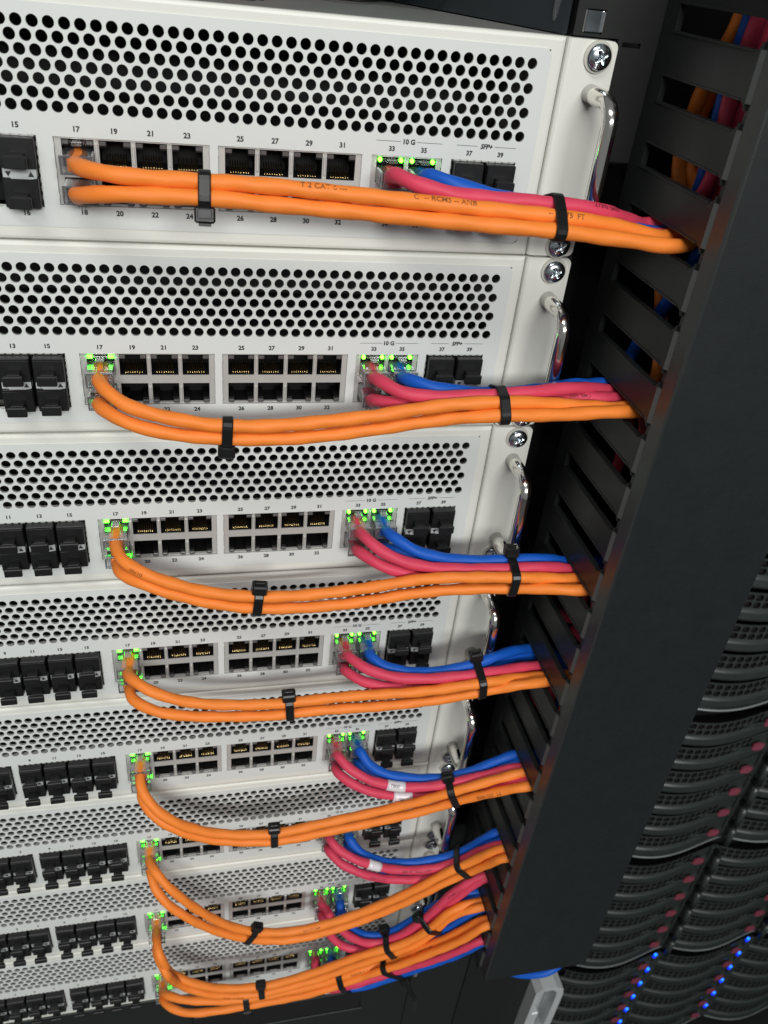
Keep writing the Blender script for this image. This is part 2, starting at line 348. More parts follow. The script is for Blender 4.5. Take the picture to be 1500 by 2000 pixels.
PITCH = 13.7
def shield_mesh(n):
    m = MB(); W = 2.7 * 2 + PITCH * (n - 1) + 11.9 if n > 2 else 30.3
    x_in = 2.7; Y = 0.5
    if n == 2: x_in = (30.3 - PITCH - 11.9) / 2
    H = -25.35
    def rect(x0, x1, z0, z1, y=Y): m.quad((x0, y, z0), (x1, y, z0), (x1, y, z1), (x0, y, z1))
    rect(.15, W - .15, -0.7, -0.15); rect(.15, W - .15, -14.9, -10.9); rect(.15, W - .15, H + .15, H + .7)
    xs = [.15]
    for i in range(n): xs += [x_in + PITCH * i, x_in + PITCH * i + 11.9]
    xs.append(W - .15)
    for a, b in zip(xs[::2], xs[1::2]):
        rect(a, b, -10.9, -0.7); rect(a, b, H + .7, -14.9)
        if a > 1 and b < W - 1:      # raised spring fingers on the dividers
            c = (a + b) / 2
            for zc in (-5.6, -20.0): m.box(c - .55, c + .55, -0.1, .5, zc - 3.6, zc + 3.6, .25)
            m.box(c - .5, c + .5, -.25, .5, -0.55, -.1)
    for a in (.1, W - .1):           # bright ground springs at the outer edge
        for zc in (-3, -12.6, -22): m.box(a - .25, a + .25, -.3, .6, zc - .9, zc + .9, .1)
    for i in range(n):               # reveal inside each opening
        x0 = x_in + PITCH * i; x1 = x0 + 11.9
        for za, zb in ((-10.9, -0.7), (H + .7, -14.9)):
            for p, q_ in (((x0, za), (x1, za)), ((x1, za), (x1, zb)), ((x1, zb), (x0, zb)), ((x0, zb), (x0, za))):
                m.quad((p[0], Y, p[1]), (q_[0], Y, q_[1]), (q_[0], 2.0, q_[1]), (p[0], 2.0, p[1]))
    return m.mesh('port_cage', [M['shield']], False), x_in
def jack_mesh():         # origin at the opening's centre, latch side up
    m = MB()
    # inner black box, open at the front
    x, z0, z1 = 5.95, -5.1, 5.1
    for a, b in (((-x, z0), (x, z0)), ((x, z0), (x, z1)), ((x, z1), (-x, z1)), ((-x, z1), (-x, z0))):
        m.quad((a[0], 1.0, a[1]), (b[0], 1.0, b[1]), (b[0], 14, b[1]), (a[0], 14, a[1]))
    m.quad((-x, 14, z0), (x, 14, z0), (x, 14, z1), (-x, 14, z1))
    for s in (-1, 1): m.box(s * 3.1, s * 5.9, 1.1, 12, 2.3, 5.0, .15)
    return m.mesh('jack_housing', [M['housing']])
def lens_mesh():
    m = MB(); m.box(-1.3, 1.3, -0.1, 1.4, -.8, .8, .25); return m
def contacts_mesh():
    m = MB()
    for i in range(8):
        x = (i - 3.5) * 1.02
        m.tube([(x, 2.0, -4.75), (x, 3.4, -4.2), (x, 8.0, -1.6), (x, 9.0, -1.3)], .23, 5)
    return m.mesh('contacts', [M['gold']])
JACK = jack_mesh(); CONT = contacts_mesh()
def dome_mesh(k):
    m = MB(); m.tube([(0, 1.4, 0), (0, 0.3, 0), (0, -.15, 0), (0, -.45, 0)], [.95, .95, .8, .35], 12); return m.mesh('light_lens', [M[k]])
LENS = {k: lens_mesh().mesh('light_lens', [M[k]]) for k in ('lens', 'led', 'led3')}
LENS['led2'] = dome_mesh('led2')
SH4, XI4 = shield_mesh(4); SH2, XI2 = shield_mesh(2)

def sfp_cage_mesh(n):
    m = MB(); W = 55.9 if n == 4 else 28.7; p = W / n; H = -26.6
    def rect(x0, x1, z0, z1, y=.3, mi=0): m.quad((x0, y, z0), (x1, y, z0), (x1, y, z1), (x0, y, z1), mi)
    for i in range(n + 1):
        x = min(max(p * i, .35), W - .35); m.box(x - .3, x + .3, -.2, 8, H + .3, -.1, mi=1)
    rect(.1, W - .1, -.5, 0); rect(.1, W - .1, H + .1, H + .5)
    # spring fingers round the rim
    k = 0; x = 1.2
    while x < W - 2:
        m.box(x, x + 2.0, -.55, .4, -.35, .25, mi=0); m.box(x, x + 2.0, -.55, .4, H - .2, H + .3, mi=0); x += 3.1
    z = -2
    while z > -25:
        for xx in (-.15, W - .15): m.box(xx - .1, xx + .4, -.45, .4, z - 1.8, z, mi=0)
        z -= 3.3
    m.quad((.3, 8, H), (W - .3, 8, H), (W - .3, 8, 0), (.3, 8, 0), 1)
    for i in range(n):       # latch plate between the rows, with the arrow marks
        a = p * i + 1.0; b = p * (i + 1) - 1.0; zc = -13.3; yy = -4.7
        pts = [(a, zc + 1.9), (b - 3.6, zc + 1.9), (b - 3.3, zc + 2.3), (b, zc + 2.3), (b, zc - 1.4), (b - 2.5, zc - 1.9), (a + 2.8, zc - 1.9), (a + 2.5, zc - 1.4), (a, zc - 1.4)]
        m.prism(pts, yy, .2, 2)
        for cx, s in ((a + 1.9, -1), (b - 1.9, 1)):
            m.add([(cx - 1.15, yy - .06, zc - .9 * s), (cx + 1.15, yy - .06, zc - .9 * s), (cx, yy - .06, zc + 1.1 * s)], [(0, 1, 2)], 3)
    return m.mesh('module_cage', [M['shield'], M['housing'], M['alu'], M['print']], False)
SF4 = sfp_cage_mesh(4); SF2 = sfp_cage_mesh(2)

sw = thing('network_switch', (0, 0, 0), '', 'network switch', 'white rack switches stacked one above another')
place('chassis', chassis_mesh(), sw)
fp = place('front_panel', front_panel_mesh(), sw); tag(place('printed_numbers', print_mesh(), fp), kind='stuff')
gr = place('vent_grille', grille_mesh(), sw)
EAR = ear_mesh(); SCREW = screw_mesh(); HANDLE = handle_mesh()
e = place('rack_ear', EAR, sw)
for z in (42.3, -34.2): place('screw', SCREW, e, (214.2, 0, z))
place('handle', HANDLE, sw, (214.3, 0, 2.5))
EARL = EAR.copy(); EARL.transform(Matrix.Scale(-1, 4, (1, 0, 0))); e2 = place('rack_ear', EARL, sw, (-40.3, 0, 0))
for z in (42.3, -34.2): place('screw', SCREW, e2, (-214.2, 0, z))
place('handle', HANDLE, sw, (-254.6, 0, 2.5))
def port_block(x0, n, SH, xi):
    c = place('port_cage', SH, sw, (x0, 0, 0))
    for i in range(n):
        cx = xi + PITCH * i + 5.95
        for top in (True, False):
            cz = -5.75 if top else -20.15
            rot = (0, 0, 0) if top else (0, math.pi, 0)
            place('jack_housing', JACK, c, (cx, 0, cz), rot)
            place('contacts', CONT, c, (cx, 0, cz), rot)
            for s in (-1, 1):
                o = place('light_lens', LENS['lens'], c, (cx + s * 4.5, 0, cz + (3.9 if top else -3.9)))
                o['pos'] = '%d%s%s' % (round(x0 + cx), 't' if top else 'b', 'l' if s < 0 else 'r')
    return c
port_block(0, 4, SH4, XI4); port_block(61.6, 4, SH4, XI4); port_block(123.8, 2, SH2, XI2)
place('module_cage', SF4, sw, (-121.5, 0, 0)); place('module_cage', SF4, sw, (-61.8, 0, 0)); place('module_cage', SF2, sw, (158, 0, 0))
switches = [sw] + [copy_tree(sw) for _ in range(7)]
SWL = ['topmost white switch in the rack, its grey lid showing', 'second white switch from the top, cables sagging in front of its ports',
       'third white switch from the top, under the second one', 'fourth white switch from the top, its grille crossed by orange cables',
       'fifth white switch from the top, with labelled red cables', 'third white switch from the bottom, its ports half hidden by orange cables',
       'second white switch from the bottom of the stack', 'lowest white switch, resting above the black blank panel']
LIT = {0: {'132tl': 'led2', '132tr': 'led2', '146tl': 'led2', '146tr': 'led2'}}
for d in range(1, 8):
    LIT[d] = {'9tl': 'led', '9tr': 'led', '9bl': 'led3', '9br': 'led', '132tl': 'led2', '132tr': 'led2', '146tl': 'led2', '146tr': 'led2'}
for d, s in enumerate(switches):
    j = JIT[d]; s.location = (j[0] * MM, 0, (-U2 * d + j[2]) * MM); s['label'] = SWL[d]
    for c in s.children:
        for o in c.children:
            if 'pos' in o:
                k = LIT[d].get(o['pos'])
                if k:
                    o.data = LENS[k]; o.name = 'status_light'
for o in list(bpy.data.objects):
    if 'pos' in o: del o['pos']

# ------------------------------------------------------------------ dust caps, one per empty module port
def cap_meshes():
    b = MB(); b.box(-6.3, 6.3, -4.6, 4, -5.6, 5.6, .35); b.box(-6.1, 6.1, -4.9, -4.5, -5.3, 4.6, .1)
    t = MB(); t.box(-2.7, 2.7, -10.6, -4.5, -2.6, 0.6, .2); t.box(-4.1, 4.1, -12.6, -10.5, -3.9, 0.6, .35)
    return b.mesh('cap_body', [M['plug']]), t.mesh('pull_tab', [M['plug']])
CB, CT = cap_meshes()
for d in range(8):
    pts = []
    side = ['rightmost', 'second from the right', 'third from the right', 'leftmost']
    for i in range(4):
        for x0, n0 in ((-121.5, 1), (-61.8, 9)):
            for k in (0, 1):
                pts.append((x0 + 13.975 * (i + .5), k, '%s black dust cap, %s, %s module block, %s' % (('upper', 'lower')[k], side[3 - i], 'middle' if n0 == 9 else 'outer', which(d))))
    for i in range(2):
        for k in (0, 1):
            pts.append((158 + 14.35 * (i + .5), k, '%s %s black dust cap in SFP+ block, %s' % (('upper', 'lower')[k], ('left', 'right')[i], which(d))))
    vis = {0: -22, 1: -36, 2: -50, 3: -65, 4: -85, 5: -108, 6: -112, 7: -125}[d]
    for x, k, lb in pts:
        if x < vis: continue
        o = thing('dust_cap', (x + JIT[d][0], random.uniform(-.3, .3), -U2 * d + (-6.1 if k == 0 else -20.5)), lb, 'dust cap', 'black dust caps in the empty module ports')
        place('cap_body', CB, o); place('pull_tab', CT, o)
        o.rotation_euler = (random.uniform(-.02, .02), 0, random.uniform(-.02, .02))

# cable centre lines in millimetres: from inside the plug, past the ties, into the duct
CAB = {
 '0O17': [[8.9,2.0,-7.0],[8.9,-2.1,-7.0],[8.9,-6.1,-7.0],[8.9,-10.2,-7.1],[9.1,-14.0,-6.5],[9.6,-17.7,-6.0],[12.5,-24.7,-5.4],[21.3,-31.3,-5.2],[33.1,-32.6,-5.7],[45.3,-32.9,-5.8],[57.5,-33.5,-5.9],[69.7,-34.5,-5.8],[81.9,-35.5,-6.0],[94.0,-36.3,-6.4],[106.2,-37.1,-6.9],[118.3,-37.8,-7.4],[130.5,-38.7,-8.0],[142.6,-39.9,-8.3],[154.7,-41.3,-8.8],[166.6,-43.0,-9.0],[178.5,-44.7,-9.2],[190.5,-46.0,-9.7],[202.4,-46.0,-10.7],[214.4,-45.1,-12.3],[226.4,-44.1,-14.5],[238.4,-43.1,-16.8],[248.3,-39.1,-15.4],[253.0,-30.1,-9.3],[254.2,-21.2,-1.2],[254.0,-15.6,9.2],[254.0,-15.4,21.0],[254.0,-18.1,32.8],[254.0,-22.8,44.0],[254.0,-28.0,55.0],[254.0,-32.0,66.5],[254.0,-34.7,78.4],[254.0,-37.2,90.3],[254.0,-38.0,94.3]],
 '0O18': [[8.9,2.0,-18.9],[8.9,-2.1,-18.9],[8.9,-6.1,-18.9],[9.1,-10.2,-19.1],[8.5,-13.9,-18.0],[8.4,-17.6,-16.9],[10.8,-24.6,-14.8],[19.2,-32.4,-12.2],[30.8,-34.9,-11.2],[42.9,-35.8,-11.0],[55.1,-36.6,-10.8],[67.2,-36.9,-11.2],[79.4,-37.0,-12.0],[91.6,-37.2,-12.5],[103.8,-37.6,-13.0],[115.9,-38.2,-13.4],[127.9,-39.5,-13.9],[139.8,-41.5,-14.0],[151.5,-43.9,-14.0],[163.1,-46.2,-13.9],[174.6,-48.4,-13.8],[186.3,-50.1,-13.8],[198.6,-50.8,-14.5],[211.2,-51.4,-15.5],[223.8,-52.3,-16.3],[236.2,-53.5,-17.2],[247.6,-51.4,-16.7],[255.5,-42.9,-13.9],[260.7,-32.7,-9.6],[262.8,-22.1,-4.1],[262.4,-12.4,2.9],[262.0,-7.9,13.2],[262.0,-9.6,25.0],[262.0,-13.4,36.6],[262.0,-18.6,47.6],[262.0,-23.5,58.7],[262.0,-27.0,70.4],[262.0,-29.5,82.3],[262.0,-32.0,94.3]],
 '0R33': [[131.6,2.0,-7.0],[131.6,-2.1,-7.0],[131.6,-6.2,-7.0],[131.9,-10.2,-7.3],[130.4,-13.3,-5.8],[129.2,-16.4,-4.3],[129.3,-23.1,-2.5],[136.4,-31.3,-3.6],[147.7,-34.6,-5.5],[159.7,-36.3,-6.1],[171.8,-38.2,-6.1],[183.6,-40.2,-6.1],[194.7,-41.0,-6.4],[205.0,-41.0,-7.2],[214.4,-39.9,-9.0],[226.1,-33.6,-12.7],[239.2,-26.7,-16.3],[248.0,-29.5,-13.9],[251.3,-37.4,-6.8],[251.9,-44.4,2.4],[251.9,-46.6,13.6],[252.0,-44.3,25.5],[252.0,-42.9,37.5],[252.0,-43.9,49.7],[252.0,-45.2,61.8],[252.0,-46.3,74.0],[252.0,-47.3,86.2],[252.0,-48.0,94.3]],
 '0R34': [[131.6,2.0,-18.9],[131.6,-2.1,-18.9],[131.6,-6.2,-18.9],[131.7,-10.3,-19.3],[130.9,-13.1,-17.0],[130.4,-16.0,-14.9],[131.4,-22.4,-12.4],[138.9,-30.7,-12.5],[150.4,-34.4,-12.9],[162.7,-36.0,-12.8],[175.0,-37.4,-12.3],[187.5,-38.4,-12.0],[200.2,-38.3,-12.5],[213.4,-36.6,-14.0],[225.1,-37.3,-15.6],[236.6,-38.0,-17.3],[248.3,-38.6,-16.7],[257.6,-40.7,-10.4],[260.5,-43.0,0.5],[260.1,-42.9,12.7],[260.0,-40.5,24.7],[260.0,-39.4,36.9],[260.0,-40.6,49.2],[260.0,-42.1,61.4],[260.0,-42.9,73.7],[260.0,-43.6,86.1],[260.0,-44.0,94.3]],
 '0B35': [[145.5,2.0,-7.0],[145.5,-2.1,-7.0],[145.5,-6.2,-7.0],[145.8,-10.2,-7.3],[144.2,-13.0,-5.8],[142.9,-15.9,-4.4],[143.2,-21.9,-2.6],[151.5,-28.6,-3.3],[163.2,-30.6,-5.7],[175.4,-32.0,-7.6],[187.8,-33.1,-8.8],[200.2,-32.6,-10.0],[212.2,-31.4,-11.6],[226.0,-25.2,-15.2],[237.2,-23.6,-17.7],[247.4,-24.8,-17.4],[253.2,-30.9,-10.0],[253.9,-36.9,0.9],[253.3,-39.1,12.9],[253.1,-37.9,25.1],[253.0,-37.1,37.3],[253.0,-37.8,49.5],[253.0,-38.9,61.7],[253.0,-40.0,74.0],[253.0,-41.2,86.2],[253.0,-42.0,94.3]],
 '0B36': [[145.5,2.0,-18.9],[145.5,-2.1,-18.9],[145.5,-6.2,-18.9],[145.6,-10.3,-19.3],[145.2,-13.2,-17.3],[145.3,-16.1,-15.6],[147.8,-21.9,-13.8],[157.4,-27.5,-13.7],[169.9,-28.9,-13.8],[183.0,-29.2,-13.6],[196.3,-28.5,-14.0],[209.8,-27.0,-15.0],[220.6,-30.0,-15.7],[230.9,-32.9,-16.8],[242.6,-33.3,-17.8],[254.0,-33.8,-15.1],[262.2,-34.3,-7.4],[263.5,-34.7,4.2],[263.1,-34.2,16.5],[263.0,-33.3,28.8],[263.0,-33.1,41.1],[263.0,-33.6,53.4],[263.0,-34.6,65.7],[263.0,-36.0,78.0],[263.0,-37.5,90.2],[263.0,-38.0,94.3]],
 '1O17': [[8.9,2.0,-95.9],[8.9,-2.1,-95.9],[8.9,-6.1,-95.9],[8.9,-10.2,-96.1],[9.1,-13.9,-94.9],[9.7,-17.5,-94.1],[12.3,-24.3,-94.3],[20.6,-31.0,-98.0],[31.8,-33.5,-101.4],[43.6,-34.1,-104.2],[55.5,-34.7,-106.2],[67.7,-35.3,-106.7],[79.8,-36.0,-106.5],[91.9,-36.6,-105.5],[104.0,-37.2,-104.1],[116.0,-38.0,-102.4],[127.9,-39.2,-100.3],[139.5,-40.9,-97.4],[151.1,-42.8,-94.5],[162.8,-44.8,-92.1],[174.6,-46.4,-90.7],[186.7,-47.3,-90.2],[199.3,-46.8,-91.0],[212.0,-46.2,-92.3],[224.6,-46.0,-93.4],[236.7,-46.5,-94.1],[247.0,-47.8,-91.9],[251.5,-50.2,-82.2],[253.0,-47.6,-71.0],[253.4,-41.4,-60.6],[253.9,-34.6,-50.5],[254.7,-28.0,-40.4],[256.0,-21.4,-30.2],[258.5,-16.3,-19.7],[263.3,-14.2,-8.9],[267.5,-14.1,2.4],[268.6,-15.1,14.3],[268.2,-17.3,26.3],[268.0,-20.9,37.8],[268.0,-25.6,49.0],[268.0,-29.9,60.4],[268.0,-33.1,72.2],[268.0,-35.6,84.1],[268.0,-38.0,96.0]],
 '1O18': [[8.9,2.0,-107.8],[8.9,-2.1,-107.8],[8.9,-6.2,-107.8],[9.0,-10.3,-108.1],[8.5,-13.6,-106.4],[8.5,-17.0,-105.0],[10.7,-23.7,-103.9],[19.2,-31.1,-105.7],[30.4,-33.5,-108.9],[42.3,-34.1,-111.3],[54.5,-34.7,-112.5],[66.8,-35.3,-113.2],[79.0,-35.9,-113.2],[91.2,-36.5,-112.6],[103.4,-37.1,-111.3],[115.5,-37.7,-109.6],[127.6,-38.7,-107.4],[139.4,-40.2,-104.7],[151.1,-42.1,-101.9],[162.6,-44.7,-99.1],[173.6,-48.6,-96.3],[185.0,-51.2,-94.6],[197.3,-51.6,-94.5],[209.9,-51.6,-94.4],[222.5,-51.8,-93.7],[235.1,-52.0,-93.1],[247.8,-51.6,-93.4],[260.3,-50.4,-94.5],[272.5,-48.0,-96.4],[283.8,-43.8,-99.3],[293.8,-38.2,-103.5],[300.2,-31.1,-110.6],[302.8,-23.5,-119.7],[304.0,-18.3,-125.9]],
 '1R33': [[131.6,2.0,-95.9],[131.6,-2.1,-95.9],[131.6,-6.2,-95.9],[131.8,-10.3,-96.2],[130.9,-13.5,-94.3],[130.3,-16.9,-92.7],[131.4,-23.7,-91.1],[139.0,-32.2,-92.3],[150.1,-36.2,-92.7],[162.0,-38.5,-91.8],[174.0,-40.4,-90.4],[185.8,-41.5,-89.1],[196.9,-41.4,-88.3],[208.2,-40.0,-87.9],[219.5,-38.2,-88.1],[232.7,-32.8,-91.3],[245.0,-30.6,-93.8],[254.7,-29.8,-100.3],[257.8,-29.7,-111.7],[258.1,-30.4,-123.9],[258.8,-29.9,-135.8],[260.2,-22.9,-144.6],[261.9,-12.2,-150.3],[263.0,-5.0,-153.9]],
 '1R34': [[131.6,2.0,-107.8],[131.6,-2.1,-107.8],[131.6,-6.3,-107.8],[131.8,-10.4,-108.1],[130.9,-13.4,-106.2],[130.5,-16.5,-104.4],[132.0,-22.9,-101.6],[139.8,-30.8,-99.2],[151.5,-33.8,-98.3],[163.7,-35.7,-97.2],[175.9,-37.7,-95.6],[188.2,-38.8,-94.2],[200.8,-38.2,-93.6],[213.6,-37.0,-93.6],[225.1,-37.7,-93.1],[236.6,-38.5,-93.2],[248.9,-37.8,-95.0],[258.5,-38.1,-101.4],[261.1,-41.1,-112.2],[261.2,-45.0,-124.0],[261.8,-47.1,-135.5],[263.2,-41.1,-144.6],[264.9,-30.4,-150.3],[266.0,-23.0,-153.9]],
 '1B35': [[145.5,2.0,-95.9],[145.5,-2.1,-95.9],[145.5,-6.1,-95.9],[145.7,-10.1,-96.2],[144.7,-13.2,-94.6],[144.2,-16.3,-93.2],[146.0,-22.3,-91.6],[155.2,-28.4,-92.1],[167.2,-30.9,-93.0],[179.4,-32.4,-93.3],[191.7,-32.9,-92.7],[203.1,-31.8,-92.2],[214.2,-29.7,-92.0],[225.6,-27.3,-91.5],[237.1,-24.9,-92.8],[247.0,-23.8,-90.9],[251.2,-24.0,-80.7],[252.3,-27.6,-69.4],[252.2,-33.6,-59.0],[252.0,-39.7,-48.5],[252.0,-45.3,-37.7],[252.7,-49.7,-26.5],[255.6,-50.8,-15.0],[259.7,-49.2,-3.8],[262.9,-47.2,7.8],[264.8,-45.3,19.6],[266.1,-44.2,31.6],[267.1,-44.5,43.7],[267.8,-45.6,55.7],[268.1,-46.8,67.8],[268.1,-48.1,79.9],[268.0,-49.5,92.0],[268.0,-50.0,96.0]],
 '1B36': [[145.5,2.0,-107.8],[145.5,-2.1,-107.8],[145.5,-6.2,-107.8],[145.7,-10.2,-108.2],[144.6,-12.9,-106.3],[143.9,-15.5,-104.6],[145.2,-20.9,-102.1],[154.3,-26.9,-101.1],[166.3,-29.4,-100.0],[178.9,-29.9,-98.9],[191.2,-29.5,-97.9],[203.3,-28.0,-97.2],[215.0,-25.6,-96.6],[226.4,-22.8,-95.9],[237.7,-20.2,-95.1],[249.4,-19.7,-94.7],[261.2,-19.7,-95.2],[272.9,-18.0,-96.8],[284.0,-14.2,-99.4],[293.8,-8.8,-103.6],[300.2,-5.0,-110.6],[302.8,-5.0,-119.7],[304.0,-5.0,-125.9]],
 '2O17': [[8.9,2.0,-184.8],[8.9,-2.1,-184.8],[8.9,-6.1,-184.8],[8.9,-10.2,-184.8],[9.1,-14.2,-184.6],[9.7,-18.1,-184.4],[12.8,-24.9,-185.1],[21.7,-31.3,-188.3],[32.5,-33.4,-192.9],[43.7,-33.8,-197.7],[55.3,-34.2,-201.3],[67.3,-34.6,-203.6],[79.4,-35.1,-204.9],[91.6,-35.7,-205.0],[103.8,-36.3,-204.3],[115.9,-36.9,-203.0],[127.9,-37.8,-201.2],[139.8,-38.8,-199.0],[151.5,-40.2,-196.0],[163.2,-42.2,-193.4],[174.9,-44.1,-192.0],[186.8,-45.7,-191.4],[198.7,-47.0,-191.2],[210.9,-47.8,-191.5],[223.6,-47.6,-192.9],[236.2,-47.8,-194.3],[248.6,-47.6,-195.2],[260.9,-46.7,-196.3],[272.9,-44.4,-198.1],[284.1,-40.3,-201.0],[293.9,-34.8,-205.2],[300.2,-27.8,-212.3],[302.8,-20.1,-221.3],[304.0,-15.0,-227.5]],
 '2O18': [[8.9,2.0,-196.7],[8.9,-2.1,-196.7],[8.9,-6.1,-196.7],[9.0,-10.2,-196.7],[8.9,-14.1,-196.4],[9.3,-17.9,-195.8],[12.2,-24.5,-194.4],[21.2,-31.2,-195.1],[32.0,-33.3,-199.3],[43.2,-33.8,-204.0],[54.8,-34.2,-207.9],[66.6,-34.6,-210.8],[78.6,-35.0,-212.5],[90.8,-35.6,-213.0],[103.0,-36.1,-212.9],[115.1,-36.6,-212.2],[127.2,-37.2,-210.8],[139.3,-37.8,-208.8],[151.2,-38.6,-206.4],[163.1,-39.9,-204.2],[175.1,-41.2,-202.6],[187.1,-42.7,-201.6],[199.0,-44.2,-200.9],[210.6,-46.4,-200.1],[221.5,-50.8,-197.3],[232.7,-54.9,-195.4],[244.5,-57.2,-194.9],[256.9,-56.7,-195.8],[269.0,-54.9,-197.4],[280.5,-51.4,-199.9],[290.9,-46.3,-203.5],[298.7,-39.7,-209.6],[302.1,-32.2,-218.2],[304.0,-24.5,-227.5]],
 '2R33': [[131.6,2.0,-184.8],[131.6,-2.1,-184.8],[131.6,-6.3,-184.8],[131.7,-10.4,-185.2],[131.3,-13.5,-183.1],[131.3,-16.6,-181.5],[133.3,-23.0,-181.0],[141.3,-30.9,-184.3],[152.2,-34.5,-188.0],[163.9,-36.3,-190.5],[176.0,-38.0,-191.1],[188.2,-39.7,-190.9],[200.4,-41.1,-190.5],[212.7,-42.1,-190.0],[224.8,-42.2,-190.1],[236.9,-41.0,-192.7],[248.7,-40.2,-196.5],[256.5,-38.7,-205.1],[257.9,-35.6,-216.9],[258.3,-33.2,-229.2],[259.2,-28.8,-240.4],[260.7,-19.6,-248.0],[262.4,-8.6,-253.6],[263.0,-5.0,-255.5]],
 '2R34': [[131.6,2.0,-196.7],[131.6,-2.1,-196.7],[131.6,-6.3,-196.7],[131.8,-10.3,-197.1],[130.8,-13.2,-194.9],[130.2,-16.2,-192.9],[131.4,-22.3,-190.6],[139.4,-30.0,-192.2],[150.4,-33.3,-195.3],[162.6,-34.4,-196.7],[175.1,-35.5,-196.7],[187.5,-36.6,-196.4],[199.9,-37.7,-195.9],[212.5,-38.5,-195.6],[225.2,-39.0,-195.7],[237.3,-40.1,-196.3],[249.0,-41.1,-197.6],[258.5,-41.9,-203.0],[261.3,-43.9,-213.5],[261.3,-46.5,-225.4],[261.9,-47.5,-237.2],[263.2,-41.0,-246.2],[264.9,-30.3,-251.9],[266.0,-23.0,-255.5]],
 '2B35': [[145.5,2.0,-184.8],[145.5,-2.1,-184.8],[145.5,-6.2,-184.8],[145.5,-10.3,-185.2],[145.4,-13.4,-183.2],[145.6,-16.6,-181.7],[148.3,-22.5,-181.5],[157.4,-28.6,-185.0],[168.9,-31.3,-188.0],[181.0,-32.6,-189.8],[193.2,-34.0,-190.1],[205.4,-35.4,-189.4],[217.4,-36.1,-189.1],[228.8,-35.5,-190.2],[240.2,-33.6,-194.0],[252.4,-32.9,-195.4],[264.6,-31.7,-196.7],[276.4,-28.9,-198.9],[287.4,-24.3,-202.1],[296.4,-18.2,-207.1],[301.3,-10.8,-215.1],[303.4,-5.0,-224.4],[304.0,-5.0,-227.5]],
 '2B36': [[145.5,2.0,-196.7],[145.5,-2.1,-196.7],[145.5,-6.3,-196.7],[145.5,-10.3,-197.1],[145.7,-13.2,-194.9],[146.1,-16.0,-192.9],[149.0,-21.6,-190.3],[158.7,-27.1,-191.3],[170.9,-29.0,-194.0],[183.4,-30.1,-195.4],[196.0,-31.2,-195.3],[208.5,-32.1,-195.0],[221.1,-32.6,-194.8],[233.3,-32.9,-195.9],[244.9,-33.5,-197.0],[256.7,-34.1,-197.1],[268.6,-33.3,-197.9],[280.0,-30.3,-200.0],[290.5,-25.4,-203.5],[298.5,-18.9,-209.4],[302.1,-11.3,-218.1],[304.0,-5.0,-227.5]],
 '3O17': [[8.9,2.0,-273.7],[8.9,-2.1,-273.7],[8.9,-6.2,-273.7],[9.0,-10.3,-274.0],[8.8,-13.7,-272.1],[8.9,-17.1,-270.3],[11.4,-23.4,-267.9],[20.0,-30.2,-269.8],[30.8,-33.0,-274.2],[42.2,-33.6,-278.5],[54.1,-33.9,-281.3],[66.2,-34.2,-282.9],[78.5,-34.5,-283.9],[90.7,-35.0,-283.9],[102.9,-35.6,-282.9],[115.1,-36.4,-281.8],[127.2,-37.2,-280.7],[139.4,-38.3,-279.8],[151.5,-39.5,-278.9],[163.4,-41.2,-277.5],[175.2,-43.2,-275.2],[186.8,-45.2,-272.1],[198.5,-46.7,-269.3],[211.1,-46.2,-268.8],[224.2,-44.1,-270.4],[236.5,-43.5,-271.4],[248.7,-43.3,-272.0],[260.9,-42.8,-272.8],[272.8,-40.8,-274.4],[283.9,-36.8,-277.2],[293.8,-31.3,-281.4],[300.2,-24.3,-288.4],[302.8,-16.7,-297.5],[304.0,-11.5,-303.7]],
 '3O18': [[8.9,2.0,-285.6],[8.9,-2.1,-285.6],[8.9,-6.2,-285.6],[9.0,-10.2,-285.8],[8.6,-13.8,-284.7],[8.6,-17.4,-283.8],[11.2,-24.0,-283.2],[20.5,-30.6,-284.7],[32.0,-33.2,-287.2],[43.9,-33.6,-289.8],[56.0,-33.9,-291.4],[68.2,-34.2,-292.4],[80.4,-34.6,-293.2],[92.6,-35.0,-293.0],[104.7,-35.5,-291.9],[116.9,-36.2,-291.2],[129.1,-36.8,-291.0],[141.3,-37.6,-290.6],[153.5,-38.5,-289.7],[165.5,-39.9,-287.9],[177.3,-41.5,-285.5],[189.0,-43.2,-282.4],[200.6,-44.9,-278.7],[212.1,-46.5,-275.3],[222.7,-49.7,-270.3],[235.2,-49.6,-269.6],[247.9,-49.0,-270.2],[260.4,-47.8,-271.8],[272.6,-45.2,-273.9],[283.9,-41.0,-277.0],[293.8,-35.4,-281.3],[300.2,-28.3,-288.4],[302.8,-20.6,-297.5],[304.0,-15.5,-303.7]],
 '3R33': [[131.6,2.0,-273.7],[131.6,-2.1,-273.7],[131.6,-6.2,-273.7],[131.7,-10.3,-274.1],[130.9,-12.9,-271.5],[130.3,-15.4,-269.1],[131.0,-21.0,-266.3],[138.1,-29.5,-266.9],[148.9,-34.6,-268.8],[160.6,-36.8,-270.4],[172.6,-38.5,-270.4],[184.8,-39.9,-269.3],[197.0,-40.9,-267.9],[209.3,-40.5,-267.3],[221.2,-38.9,-268.1],[233.0,-36.9,-269.5],[245.1,-35.3,-271.6],[254.8,-34.8,-277.8],[257.8,-33.4,-289.1],[258.2,-32.3,-301.5],[258.8,-30.4,-313.4],[260.2,-22.9,-322.2],[261.9,-12.3,-328.0],[263.0,-5.0,-331.7]],
